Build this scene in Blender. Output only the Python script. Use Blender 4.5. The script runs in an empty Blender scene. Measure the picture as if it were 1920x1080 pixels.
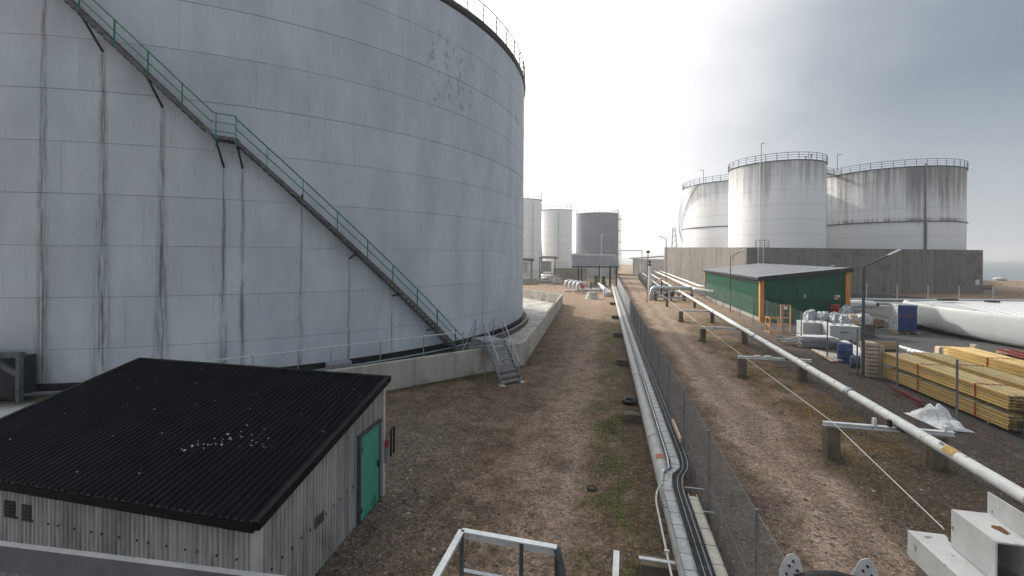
import bpy, math, random
from mathutils import Vector, Matrix, noise as mnoise
R = math.radians
random.seed(11)
S = bpy.context.scene
C = S.collection

# ------------------------------------------------------------------ camera
EYE, FOC, ROLL, HOR = 6.2, 800.0, R(0.4), 478.5        # eye height (m), focal length (px of a 1920 frame)
cam_d = bpy.data.cameras.new('camera')
cam_d.sensor_width = 36.0
cam_d.lens = 36.0 * FOC / 1920.0
cam_d.shift_y = -(540.0 - HOR) / 1920.0
cam_d.clip_start = 0.05
cam_d.clip_end = 9000
cam = bpy.data.objects.new('camera', cam_d)
C.objects.link(cam)
cam.matrix_world = Matrix.Translation((0, 0, EYE)) @ Matrix.Rotation(R(90), 4, 'X') @ Matrix.Rotation(ROLL, 4, 'Z')
S.camera = cam

# ------------------------------------------------------------------ sky, sun, exposure
SUN_B, SUN_E = R(-38), R(30)                              # bearing from the view axis, elevation
sdir = Vector((math.sin(SUN_B) * math.cos(SUN_E), math.cos(SUN_B) * math.cos(SUN_E), math.sin(SUN_E)))
world = bpy.data.worlds.new('World')
S.world = world
world.use_nodes = True
wt = world.node_tree
for n in list(wt.nodes):
    wt.nodes.remove(n)
def wn(t, **kw):
    n = wt.nodes.new(t)
    for k, v in kw.items():
        setattr(n, k, v)
    return n
def wmath(op, a, b=None, clamp=False):
    n = wn('ShaderNodeMath', operation=op, use_clamp=clamp)
    for i, q in enumerate((a, b)):
        if q is None:
            continue
        if isinstance(q, (int, float)):
            n.inputs[i].default_value = q
        else:
            wt.links.new(q, n.inputs[i])
    return n.outputs[0]
w_out = wn('ShaderNodeOutputWorld')
w_bg = wn('ShaderNodeBackground')
w_bg.inputs['Strength'].default_value = 0.1
w_sky = wn('ShaderNodeTexSky', sky_type='NISHITA', sun_disc=False, sun_elevation=SUN_E, sun_rotation=SUN_B)
w_sky.air_density = 1.0
w_sky.dust_density = 4.0
w_tc = wn('ShaderNodeTexCoord')
w_dot = wn('ShaderNodeVectorMath', operation='DOT_PRODUCT')
wt.links.new(w_tc.outputs['Generated'], w_dot.inputs[0])
w_dot.inputs[1].default_value = sdir
w_sep = wn('ShaderNodeSeparateXYZ')
wt.links.new(w_tc.outputs['Generated'], w_sep.inputs[0])
w_noise = wn('ShaderNodeTexNoise')
w_noise.inputs['Scale'].default_value = 2.3
w_noise.inputs['Detail'].default_value = 5.0
w_noise.inputs['Roughness'].default_value = 0.5
w_map = wn('ShaderNodeMapping')
w_map.inputs['Scale'].default_value = (1.0, 1.0, 1.6)
wt.links.new(w_tc.outputs['Generated'], w_map.inputs[0])
wt.links.new(w_map.outputs[0], w_noise.inputs['Vector'])
low = wmath('SUBTRACT', 1.0, wmath('MULTIPLY', wmath('ABSOLUTE', w_sep.outputs['Z']), 3.4), True)   # paler towards the horizon
hz = wmath('MULTIPLY', wmath('MULTIPLY', low, low), 0.14)
cl = wmath('MULTIPLY', wmath('SUBTRACT', w_noise.outputs['Fac'], 0.5), 0.30)
g = wmath('MULTIPLY', wmath('ADD', wmath('ADD', wmath('ADD', w_dot.outputs['Value'], hz), cl), 1.0), 0.5, True)
w_ramp = wn('ShaderNodeValToRGB')
els = w_ramp.color_ramp.elements
# luminance against the cosine of the angle to the sun: bright fog glow round the sun, darkest a quarter turn away, paler again opposite it
stops = [(-1.0, (.50, .53, .56)), (-.5, (.40, .43, .465)), (-.1, (.22, .258, .30)), (.12, (.135, .170, .207)), (.24, (.165, .197, .232)), (.36, (.27, .293, .323)),
         (.48, (.48, .49, .505)), (.60, (.68, .682, .685)), (.72, (1.05, 1.04, 1.02)), (1.0, (2.6, 2.5, 2.35))]
stops = [((p + 1) / 2, c) for p, c in stops]
els[0].position, els[0].color = stops[0][0], (*stops[0][1], 1)
els[1].position, els[1].color = stops[-1][0], (*stops[-1][1], 1)
for p, c in stops[1:-1]:
    e = els.new(p)
    e.color = (*c, 1)
wt.links.new(g, w_ramp.inputs[0])
w_fog = wn('ShaderNodeVectorMath', operation='SCALE')
w_fog.inputs['Scale'].default_value = 10.0
w_low = wn('ShaderNodeMix', data_type='RGBA', blend_type='LIGHTEN')      # fog lies pale along the whole horizon
wt.links.new(wmath('MULTIPLY', low, 0.9), w_low.inputs['Factor'])
wt.links.new(w_ramp.outputs[0], w_low.inputs['A'])
w_low.inputs['B'].default_value = (.38, .40, .42, 1)
wt.links.new(w_low.outputs['Result'], w_fog.inputs[0])
w_mix = wn('ShaderNodeMix', data_type='RGBA')
w_mix.inputs['Factor'].default_value = 0.93
wt.links.new(w_sky.outputs[0], w_mix.inputs['A'])
wt.links.new(w_fog.outputs[0], w_mix.inputs['B'])
wt.links.new(w_mix.outputs['Result'], w_bg.inputs[0])
wt.links.new(w_bg.outputs[0], w_out.inputs[0])

sun_d = bpy.data.lights.new('sun', 'SUN')
sun_d.energy = 2.7
sun_d.angle = R(3.0)
sun_d.color = (1.0, .93, .84)
sun = bpy.data.objects.new('sun', sun_d)
C.objects.link(sun)
sun.rotation_euler = (-sdir).to_track_quat('-Z', 'Y').to_euler()
sun.location = (0, 0, 60)
S.view_settings.view_transform = 'Standard'
S.view_settings.look = 'None'
S.view_settings.exposure = 0.75
S.view_settings.gamma = 1.0
S.view_settings.use_curve_mapping = False

# ------------------------------------------------------------------ surveying: where a point of a given height or depth stands
def ray(x, y):
    dx, dy = (x - 960) / FOC, (y - HOR) / FOC
    return Vector((dx * math.cos(ROLL) + dy * math.sin(ROLL), 1.0, dx * math.sin(ROLL) - dy * math.cos(ROLL)))
def P(x, y, z=0.0):
    d = ray(x, y)
    return Vector((0, 0, EYE)) + d * ((z - EYE) / d.z)
def at(x, y, Y):
    return Vector((0, 0, EYE)) + ray(x, y) * Y
RB = R(12.6)                                             # bearing of the pipe lane
DV, NV = Vector((math.sin(RB), math.cos(RB), 0)), Vector((math.cos(RB), -math.sin(RB), 0))
def W(u, v, z=0.0):                                      # lane coordinates: u to the right, v along
    return NV * u + DV * v + Vector((0, 0, z))

# ------------------------------------------------------------------ mesh collecting helpers
LOC = {}
class MB:
    def __init__(self):
        self.v, self.f = [], []
    def add(self, vs, fs):
        b = len(self.v)
        self.v += [tuple(q) for q in vs]
        self.f += [tuple(i + b for i in q) for q in fs]
        return self
    def box(self, c, s, rz=0.0, rot=None):
        m = rot if rot is not None else Matrix.Rotation(rz, 3, 'Z')
        c = Vector(c)
        vs = [c + m @ Vector((x * s[0] / 2, y * s[1] / 2, z * s[2] / 2)) for z in (-1, 1) for y in (-1, 1) for x in (-1, 1)]
        return self.add(vs, [(0, 2, 3, 1), (4, 5, 7, 6), (0, 1, 5, 4), (2, 6, 7, 3), (0, 4, 6, 2), (1, 3, 7, 5)])
    def bar(self, a, b, w, h, up=(0, 0, 1)):              # rectangular bar, w across, h along 'up'
        a, b = Vector(a), Vector(b)
        d = (b - a).normalized()
        up = Vector(up)
        if abs(d.dot(up)) > .99:
            up = Vector((1, 0, 0))
        s = d.cross(up).normalized() * (w / 2)
        t = s.cross(d).normalized() * (h / 2)
        vs = [p + i * s + j * t for p in (a, b) for i, j in ((-1, -1), (1, -1), (1, 1), (-1, 1))]
        return self.add(vs, [(0, 1, 2, 3), (7, 6, 5, 4), (0, 4, 5, 1), (1, 5, 6, 2), (2, 6, 7, 3), (3, 7, 4, 0)])
    def tube(self, pts, r, seg=8, cap=True, closed=False):
        pts = [Vector(p) for p in pts]
        n = len(pts)
        rr = r if isinstance(r, (list, tuple)) else [r] * n
        base = len(self.v)
        prev = None
        for i, p in enumerate(pts):
            if closed:
                d = (pts[(i + 1) % n] - pts[i - 1]).normalized()
            else:
                a, b = pts[max(i - 1, 0)], pts[min(i + 1, n - 1)]
                d = (b - a).normalized()
            if prev is None:
                up = Vector((0, 0, 1)) if abs(d.z) < .9 else Vector((1, 0, 0))
                s = d.cross(up).normalized()
            else:
                s = (prev - d * prev.dot(d)).normalized()
            prev = s
            t = s.cross(d)
            for k in range(seg):
                an = 2 * math.pi * k / seg
                self.v.append(tuple(p + (s * math.cos(an) + t * math.sin(an)) * rr[i]))
        m = n if closed else n - 1
        for i in range(m):
            j = (i + 1) % n
            for k in range(seg):
                k2 = (k + 1) % seg
                self.f.append((base + i * seg + k, base + j * seg + k, base + j * seg + k2, base + i * seg + k2))
        if cap and not closed:
            self.f.append(tuple(base + k for k in range(seg)))
            self.f.append(tuple(base + (n - 1) * seg + k for k in reversed(range(seg))))
        return self
    def lathe(self, c, prof, seg=32, a0=0.0, a1=None):
        c = Vector(c)
        full = a1 is None
        a1 = 2 * math.pi if full else a1
        cols = seg if full else seg + 1
        base = len(self.v)
        for i in range(cols):
            an = a0 + (a1 - a0) * i / seg
            for r, z in prof:
                self.v.append((c.x + r * math.cos(an), c.y + r * math.sin(an), c.z + z))
        m = len(prof)
        for i in range(seg):
            j = (i + 1) % cols
            for k in range(m - 1):
                self.f.append((base + i * m + k, base + j * m + k, base + j * m + k + 1, base + i * m + k + 1))
        return self
    def ext(self, poly, vec):                             # a flat polygon pushed along vec
        poly = [Vector(p) for p in poly]
        vec = Vector(vec)
        n = len(poly)
        return self.add(poly + [p + vec for p in poly],
                        [tuple(reversed(range(n))), tuple(range(n, 2 * n))] + [(i, (i + 1) % n, n + (i + 1) % n, n + i) for i in range(n)])
    def build(self, name, mat, parent=None, smooth=False, bevel=0.0, at_base=None):
        o0 = LOC.get(parent.name, Vector((0, 0, 0))) if parent else (Vector(at_base) if at_base is not None else Vector((0, 0, 0)))
        me = bpy.data.meshes.new(name)
        me.from_pydata([tuple(Vector(q) - o0) for q in self.v], [], self.f)
        me.materials.append(MAT[mat] if isinstance(mat, str) else mat)
        if smooth:
            me.polygons.foreach_set('use_smooth', [True] * len(me.polygons))
            me.set_sharp_from_angle(angle=R(38))
        me.update()
        o = bpy.data.objects.new(name, me)
        C.objects.link(o)
        if parent:
            o.parent = parent
        else:
            o.location = o0
        LOC[o.name] = o0
        if bevel:
            b = o.modifiers.new('bevel', 'BEVEL')
            b.width, b.segments, b.limit_method = bevel, 2, 'ANGLE'
        return o
def tag(o, label=None, cat=None, group=None, kind=None):
    if label: o['label'] = label
    if cat: o['category'] = cat
    if group: o['group'] = group
    if kind: o['kind'] = kind
    return o
def thing(name, loc, label, cat, group=None):
    o = bpy.data.objects.new(name, None)
    o.empty_display_size = .3
    C.objects.link(o)
    o.location = Vector(loc)
    LOC[o.name] = Vector(loc)
    return tag(o, label, cat, group)
def share(src, parent, loc=(0, 0, 0), rz=0.0, rot=None):  # another object on the same mesh data
    o = src.copy()
    C.objects.link(o)
    o.parent = parent
    o.location = Vector(loc)
    o.rotation_euler = rot if rot is not None else (0, 0, rz)
    LOC[o.name] = LOC.get(parent.name, Vector((0, 0, 0))) if parent else Vector(loc)
    return o
def arc(c, r, a0, a1, n, z=0.0):
    return [Vector((c[0] + r * math.cos(a0 + (a1 - a0) * i / n), c[1] + r * math.sin(a0 + (a1 - a0) * i / n), z)) for i in range(n + 1)]
def bend(pts, rad, n=5):                                  # round the corners of a pipe run
    pts = [Vector(p) for p in pts]
    out = [pts[0]]
    for a, b, c in zip(pts, pts[1:], pts[2:]):
        q = min(rad, (b - a).length * .45, (c - b).length * .45)
        s, e = b + (a - b).normalized() * q, b + (c - b).normalized() * q
        for i in range(n + 1):
            t = i / n
            out.append(s * (1 - t) ** 2 + b * 2 * t * (1 - t) + e * t * t)
    return out + [pts[-1]]

# ------------------------------------------------------------------ materials
MAT = {}
class NT:
    def __init__(self, name):
        self.m = bpy.data.materials.new(name)
        self.m.use_nodes = True
        self.t = self.m.node_tree
        self.bsdf = self.t.nodes['Principled BSDF']
        self.pos = self.n('ShaderNodeNewGeometry').outputs['Position']
        MAT[name] = self.m
    def n(self, t, **kw):
        n = self.t.nodes.new(t)
        for k, v in kw.items():
            setattr(n, k, v)
        return n
    def put(self, sock, q):
        if isinstance(q, bpy.types.NodeSocket):
            self.t.links.new(q, sock)
        elif isinstance(q, (tuple, list)) and sock.type == 'RGBA' and len(q) == 3:
            sock.default_value = (*q, 1)
        else:
            sock.default_value = q
    def math(self, op, a, b=0.0, clamp=False, c=None):
        n = self.n('ShaderNodeMath', operation=op, use_clamp=clamp)
        self.put(n.inputs[0], a)
        self.put(n.inputs[1], b)
        if c is not None:
            self.put(n.inputs[2], c)
        return n.outputs[0]
    def vscale(self, s, vec=None):
        n = self.n('ShaderNodeVectorMath', operation='MULTIPLY')
        self.put(n.inputs[0], vec or self.pos)
        n.inputs[1].default_value = s
        return n.outputs[0]
    def noise(self, scale, detail=4.0, rough=.55, vec=None, dist=0.0):
        n = self.n('ShaderNodeTexNoise')
        self.put(n.inputs['Vector'], vec or self.pos)
        n.inputs['Scale'].default_value = scale
        n.inputs['Detail'].default_value = detail
        n.inputs['Roughness'].default_value = rough
        n.inputs['Distortion'].default_value = dist
        return n.outputs['Fac']
    def voro(self, scale, vec=None, out='Color', feature='F1'):
        n = self.n('ShaderNodeTexVoronoi', feature=feature)
        self.put(n.inputs['Vector'], vec or self.pos)
        n.inputs['Scale'].default_value = scale
        return n.outputs[out]
    def ss(self, x, lo, hi):                              # smooth step
        n = self.n('ShaderNodeMapRange', interpolation_type='SMOOTHSTEP')
        self.put(n.inputs['Value'], x)
        n.inputs['From Min'].default_value = lo
        n.inputs['From Max'].default_value = hi
        return n.outputs['Result']
    def mix(self, fac, a, b, blend='MIX'):
        n = self.n('ShaderNodeMix', data_type='RGBA', blend_type=blend)
        self.put(n.inputs['Factor'], fac)
        self.put(n.inputs['A'], a)
        self.put(n.inputs['B'], b)
        return n.outputs['Result']
    def bump(self, h, strength=.3, dist=.02):
        n = self.n('ShaderNodeBump')
        n.inputs['Strength'].default_value = strength
        n.inputs['Distance'].default_value = dist
        self.put(n.inputs['Height'], h)
        self.t.links.new(n.outputs[0], self.bsdf.inputs['Normal'])
    def done(self, col, rough=.7, metal=0.0, spec=.4):
        self.put(self.bsdf.inputs['Base Color'], col)
        self.put(self.bsdf.inputs['Roughness'], rough)
        self.bsdf.inputs['Metallic'].default_value = metal
        self.bsdf.inputs['Specular IOR Level'].default_value = spec
        return self.m
    def rnd(self):
        return self.n('ShaderNodeObjectInfo').outputs['Random']
    def sep(self, vec=None):
        n = self.n('ShaderNodeSeparateXYZ')
        self.put(n.inputs[0], vec or self.pos)
        return n.outputs

def pm(name, c1, c2=None, scale=3.0, rough=.7, metal=0.0, bump=.15, stretch=(1, 1, 1), spots=None, rnd=0.0, spec=.4, bscale=6.0):
    t = NT(name)
    c2 = c2 or tuple(q * .7 for q in c1)
    v = t.vscale(stretch)
    col = t.mix(t.ss(t.noise(scale, 6, .6, v), .32, .68), c2, c1)
    fine = t.noise(scale * 9, 3, .6, v)
    col = t.mix(.25, col, t.mix(fine, tuple(q * .5 for q in c1), tuple(min(q * 1.35, .9) for q in c1)))
    if spots:
        col = t.mix(t.ss(t.noise(spots[1], 5, .65), spots[2], spots[2] + .05), col, spots[0])
    if rnd:
        k = t.math('MULTIPLY_ADD', t.rnd(), rnd, c=1 - rnd / 2)
        sc = t.n('ShaderNodeVectorMath', operation='SCALE')
        t.put(sc.inputs[0], col)
        t.put(sc.inputs['Scale'], k)
        col = sc.outputs[0]
    if bump:
        t.bump(t.noise(scale * bscale, 4, .6, v), bump, .01)
    rg = t.math('MULTIPLY_ADD', t.noise(scale * 2.3, 3), .3, c=rough - .15)
    return t.done(col, rg, metal, spec)

pm('galv', (.34, .36, .38), (.22, .24, .26), 5, .5, .55, .08)
pm('galv_mid', (.19, .20, .215), (.13, .14, .15), 5, .5, .3, .08)
pm('galv_dark', (.12, .13, .14), (.06, .065, .07), 5, .5, .4, .08)
pm('pale_galv', (.62, .64, .65), (.42, .44, .46), 6, .5, .2, .06)
pm('black_paint', (.012, .013, .014), (.02, .02, .021), 2, .55, 0, .1, spots=((.16, .165, .17), 1.1, .64))
pm('black_steel', (.016, .017, .018), (.03, .029, .028), 4, .5, .2, .1)
pm('rubber', (.012, .012, .013), (.02, .02, .02), 8, .6, 0, .1)
pm('green_rail', (.006, .20, .085), (.005, .14, .06), 7, .5, 0, .08)
pm('stringer', (.17, .165, .165), (.05, .045, .045), 6, .7, .2, .2, spots=((.05, .03, .02), 3.0, .6))
pm('white_paint', (.74, .75, .74), (.60, .61, .60), 3, .5, 0, .06)
pm('white_dirty', (.66, .67, .65), (.50, .505, .485), 2.2, .65, 0, .12, (1, 1, .6), spots=((.20, .19, .165), 4.0, .635))
pm('white_pipe', (.74, .75, .73), (.58, .59, .58), 3, .5, 0, .08, spots=((.13, .095, .07), 3.4, .615))
pm('grey_pipe', (.40, .41, .40), (.29, .30, .295), 2.2, .6, 0, .12, spots=((.20, .16, .12), 1.6, .68))
pm('silver', (.60, .62, .63), (.45, .47, .48), 3, .38, .6, .05)
pm('dark_pipe', (.10, .105, .11), (.05, .052, .055), 3, .5, .2, .08)
pm('blue_paint', (.015, .05, .17), (.01, .035, .12), 4, .45, 0, .06)
pm('blue_rail', (.02, .05, .10), (.015, .035, .07), 4, .5, 0, .05)
pm('orange_paint', (.62, .27, .05), (.48, .20, .04), 3, .55, 0, .05)
pm('cage_orange', (.60, .32, .09), (.45, .22, .06), 4, .55, 0, .05)
pm('red_paint', (.34, .025, .02), (.22, .02, .016), 4, .5, 0, .05)
pm('red_steel', (.17, .028, .022), (.10, .02, .018), 4, .65, 0, .1)
pm('wood_raw', (.42, .30, .19), (.30, .21, .13), 4, .85, 0, .2, (1, 1, 5), rnd=.35)
pm('wood_pale', (.55, .44, .34), (.40, .31, .23), 4, .85, 0, .2, rnd=.3)
pm('wood_old', (.15, .115, .085), (.07, .055, .042), 5, .9, 0, .3, (1, 1, .5))
pm('beam_yellow', (.55, .355, .10), (.40, .265, .085), 2, .7, 0, .1, rnd=.6)
pm('beam_web', (.52, .475, .30), (.38, .335, .19), 3, .75, 0, .1, rnd=.35)
pm('tray_cream', (.50, .49, .43), (.38, .37, .32), 3, .7, 0, .1)
pm('tray_grey', (.40, .42, .43), (.27, .285, .30), 4, .5, .35, .08)
pm('post_grey', (.20, .21, .22), (.13, .135, .14), 5, .55, .3, .08)
pm('wire_grey', (.26, .27, .275), (.17, .175, .18), 5, .5, .3, 0)
pm('concrete_old', (.34, .32, .28), (.22, .205, .18), 1.6, .9, 0, .3, (1, 1, .35), rnd=.22, spots=((.10, .09, .08), .8, .66))
pm('concrete_post', (.165, .132, .098), (.085, .068, .052), 3, .9, 0, .4)
pm('concrete_pale', (.52, .50, .45), (.40, .385, .345), 1.2, .9, 0, .25)
pm('concrete_cap', (.56, .55, .51), (.42, .41, .38), 2, .9, 0, .25)
pm('shed_trim', (.46, .455, .44), (.33, .325, .315), 4, .7, 0, .08, (1, 1, .3))
pm('roof_black', (.0045, .0055, .0085), (.008, .009, .012), 1.5, .8, 0, .06, spots=((.03, .03, .03), 3.2, .69), spec=.06)
pm('roof_trim', (.008, .008, .009), (.012, .012, .012), 3, .7, 0, .05, spec=.15)
pm('door_green', (.065, .32, .235), (.05, .26, .19), 2.5, .55, 0, .08, spots=((.012, .16, .075), 1.5, .60))
pm('green_clad', (.004, .105, .052), (.003, .078, .040), 1.4, .6, 0, .04, (1, 1, .3))
pm('roof_grey', (.20, .215, .24), (.15, .16, .18), .5, .42, 0, .05)
pm('canopy_grey', (.17, .185, .21), (.13, .14, .165), 1.0, .6, .0, .04, spec=.2)
pm('tank_white', (.86, .87, .88), (.80, .81, .82), .5, .6, 0, .03, (1, 1, .2))
pm('tank_slate', (.15, .165, .20), (.125, .14, .17), .4, .6, 0, .03, (1, 1, .3))
pm('plastic_white', (.70, .71, .70), (.55, .56, .55), 6, .5, 0, .05)
pm('cabinet', (.46, .47, .47), (.36, .37, .37), 2, .5, .1, .05)
pm('gelcoat', (.50, .51, .515), (.44, .45, .46), 1.2, .35, 0, .03)
pm('tarp', (.72, .73, .74), (.55, .56, .58), 5, .6, 0, .2)
pm('stone_pale', (.55, .54, .50), (.35, .34, .31), 9, .85, 0, .3)
pm('rust', (.20, .09, .035), (.10, .045, .02), 6, .85, 0, .3)
pm('lane_paint', (.62, .62, .60), (.30, .30, .29), 3, .8, 0, .1)
pm('far_steel', (.20, .23, .22), (.15, .17, .17), 1, .6, .2, 0)
pm('far_wall', (.55, .52, .45), (.45, .42, .37), .5, .8, 0, 0)
pm('label_orange', (.45, .15, .05), (.30, .11, .05), 8, .7, 0, 0)

t = NT('clear_film')                                      # plastic film over the goods
col = t.mix(t.ss(t.noise(9, 5, .7), .4, .6), (.17, .21, .235), (.50, .54, .56))
t.bump(t.noise(14, 5, .7), .9, .05)
t.done(col, .22, 0, .6)

t = NT('big_tank')                                        # weathered blue grey shell with run-off streaks and flaked paint
TC, TR, TH = Vector((-23.26, 42.18, 0)), 24.37, 22.44
loc = t.n('ShaderNodeVectorMath', operation='SUBTRACT')
t.put(loc.inputs[0], t.pos)
loc.inputs[1].default_value = TC
sx, sy, sz = t.sep(loc.outputs[0])
ang = t.math('MULTIPLY', t.math('ARCTAN2', sy, sx), 180 / math.pi)
wide = t.noise(.55, 5, .6, t.vscale((1, 1, .35)))
streak = t.noise(2.4, 5, .65, t.vscale((1, 1, .045)))
fine = t.noise(14, 3, .6, t.vscale((1, 1, .12)))
col = t.mix(t.ss(wide, .3, .7), (.43, .468, .515), (.575, .61, .65))
col = t.mix(t.math('MULTIPLY', t.ss(streak, .52, .78), .38), col, (.37, .40, .435))
col = t.mix(.16, col, t.mix(fine, (.25, .28, .31), (.66, .70, .74)))
warm = t.math('MULTIPLY', t.math('MULTIPLY', t.math('SUBTRACT', 1.0, t.ss(ang, -86, -52)), t.ss(t.noise(.35, 3), .3, .7)), .5)
col = t.mix(warm, col, (.44, .43, .45))
k = t.math('MULTIPLY_ADD', t.rnd(), .08, c=.96)
sc = t.n('ShaderNodeVectorMath', operation='SCALE')
t.put(sc.inputs[0], col)
t.put(sc.inputs['Scale'], k)
col = sc.outputs[0]
wob = t.math('MULTIPLY', t.math('SUBTRACT', t.noise(.8, 3, .6, t.vscale((.2, .2, 1))), .5), .9)
fray = t.noise(11, 4, .75, t.vscale((1, 1, .04)))
for a_, z_, w_, rust in ((-81.98, 17.2, .42, .9), (-76.92, 14.85, .55, .95), (-71.76, 12.67, .5, .35), (-66.25, 10.19, .32, .12), (-64.5, 10.21, .26, .1),
                         (-58.62, 8.76, .26, .5), (-53.15, 5.96, .22, .1), (-47.49, 3.84, .2, .1), (-29.5, 9.0, .12, .0)):
    wid = t.math('MULTIPLY_ADD', t.math('SUBTRACT', z_, sz), .045, c=.25)       # a run widens as it falls
    d_ = t.math('ABSOLUTE', t.math('ADD', t.math('SUBTRACT', ang, a_), t.math('MULTIPLY', wob, .55)))
    core = t.math('SUBTRACT', 1.0, t.math('DIVIDE', d_, t.math('MULTIPLY', wid, w_ * 2.5)), True)
    below = t.ss(t.math('SUBTRACT', z_, sz), 0.0, .12)
    m_ = t.math('MULTIPLY', t.math('MULTIPLY', core, below), t.ss(fray, .34, .64))
    rz_ = t.math('MULTIPLY', t.ss(t.math('SUBTRACT', z_, sz), 6.0, 0.0), rust)
    col = t.mix(t.math('MULTIPLY', m_, .94), col, t.mix(rz_, (.085, .08, .075), (.12, .07, .028)))
flk = t.noise(3.0, 6, .72, t.vscale((1, 1, .5)))
zone = t.math('MULTIPLY', t.math('MULTIPLY', t.ss(ang, -49, -41), t.ss(ang, -25, -36)), t.math('MULTIPLY', t.ss(sz, 13.0, 16.5), t.ss(sz, 21.8, 19.6)))
zone2 = t.math('MULTIPLY', t.math('MULTIPLY', t.ss(ang, -20, -17), t.ss(ang, -12, -15)), t.ss(sz, 12.0, 18))
flake = t.ss(t.math('ADD', flk, t.math('MULTIPLY', t.math('MAXIMUM', zone, t.math('MULTIPLY', zone2, .8)), .165)), .735, .755)
col = t.mix(t.math('MULTIPLY', flake, .7), col, (.21, .23, .245))
t.bump(t.math('ADD', t.noise(1.1, 4), t.math('MULTIPLY', flake, -.3)), .18, .04)
t.done(col, t.math('MULTIPLY_ADD', fine, .2, c=.5), 0, .35)

def stained(name, start, amt, low):                       # old white tanks, black with algae below the rim
    t = NT(name)
    sx, sy, sz = t.sep()
    runs = t.noise(1.1, 6, .72, t.vscale((1, 1, .045)))
    big = t.noise(.14, 3, .5, t.vscale((1, 1, .25)))
    top = t.math('ADD', t.math('DIVIDE', t.math('SUBTRACT', sz, start), 23.0 - start), t.math('MULTIPLY', t.math('SUBTRACT', big, .5), 1.5))
    grime = t.ss(t.math('ADD', top, t.math('MULTIPLY', t.math('SUBTRACT', runs, .5), 2.2)), .15, 1.25)
    band = t.math('MULTIPLY', t.ss(sz, 20.2, 20.9), t.math('MULTIPLY_ADD', runs, .5, c=.1))
    col = t.mix(t.math('MULTIPLY', t.noise(.5, 4), .3), (.80, .805, .81), (.66, .665, .67))
    col = t.mix(t.math('MULTIPLY', t.math('MAXIMUM', grime, band), amt), col, (.085, .085, .08))
    if low:
        low_ = t.math('MULTIPLY', t.math('MULTIPLY', t.ss(sz, 12.9, 13.1), t.ss(sz, 14.0, 13.0)), t.ss(t.math('ADD', runs, t.math('MULTIPLY', t.math('SUBTRACT', big, .5), .8)), .48, .62))
        col = t.mix(t.math('MULTIPLY', low_, .8), col, (.07, .075, .06))
    t.bump(t.noise(2, 3), .05, .02)
    t.done(col, .6, 0, .3)
stained('stained_tank', 15.5, .72, False)
stained('stained_tank_light', 17.5, .5, False)
stained('stained_tank_dark', 12.6, .9, True)

def concrete_boards(name, c1, c2, dark, rnd=.12):
    t = NT(name)
    sx, sy, sz = t.sep()
    v1 = t.noise(1.4, 5, .7, t.vscale((1, 1, .06)))
    v2 = t.noise(6, 4, .65, t.vscale((1, 1, .1)))
    col = t.mix(t.ss(v1, .35, .68), c2, c1)
    col = t.mix(t.math('MULTIPLY', t.ss(t.noise(.55, 5, .6), .52, .66), .7), col, dark)
    col = t.mix(.3, col, t.mix(v2, dark, c1))
    k = t.math('MULTIPLY_ADD', t.rnd(), rnd, c=1 - rnd / 2)
    sc = t.n('ShaderNodeVectorMath', operation='SCALE')
    t.put(sc.inputs[0], col)
    t.put(sc.inputs['Scale'], k)
    t.bump(t.math('ADD', v2, t.noise(22, 3)), .25, .02)
    return t.done(sc.outputs[0], .9, 0, .25)
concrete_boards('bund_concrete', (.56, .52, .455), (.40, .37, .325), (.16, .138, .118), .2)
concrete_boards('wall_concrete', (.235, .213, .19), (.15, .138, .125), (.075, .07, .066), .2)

t = NT('clad_grey')                                       # dirty corrugated shed wall
sx, sy, sz = t.sep()
v1 = t.noise(5, 5, .7, t.vscale((1, 1, .08)))
col = t.mix(t.ss(v1, .35, .65), (.22, .215, .205), (.40, .39, .375))
col = t.mix(t.math('MULTIPLY', t.ss(t.noise(2.2, 5, .7, t.vscale((1, 1, .2))), .55, .7), .6), col, (.07, .066, .06))
t.bump(t.noise(30, 3), .1, .01)
t.done(col, .65, 0, .3)

def fence_dots():
    pass

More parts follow.
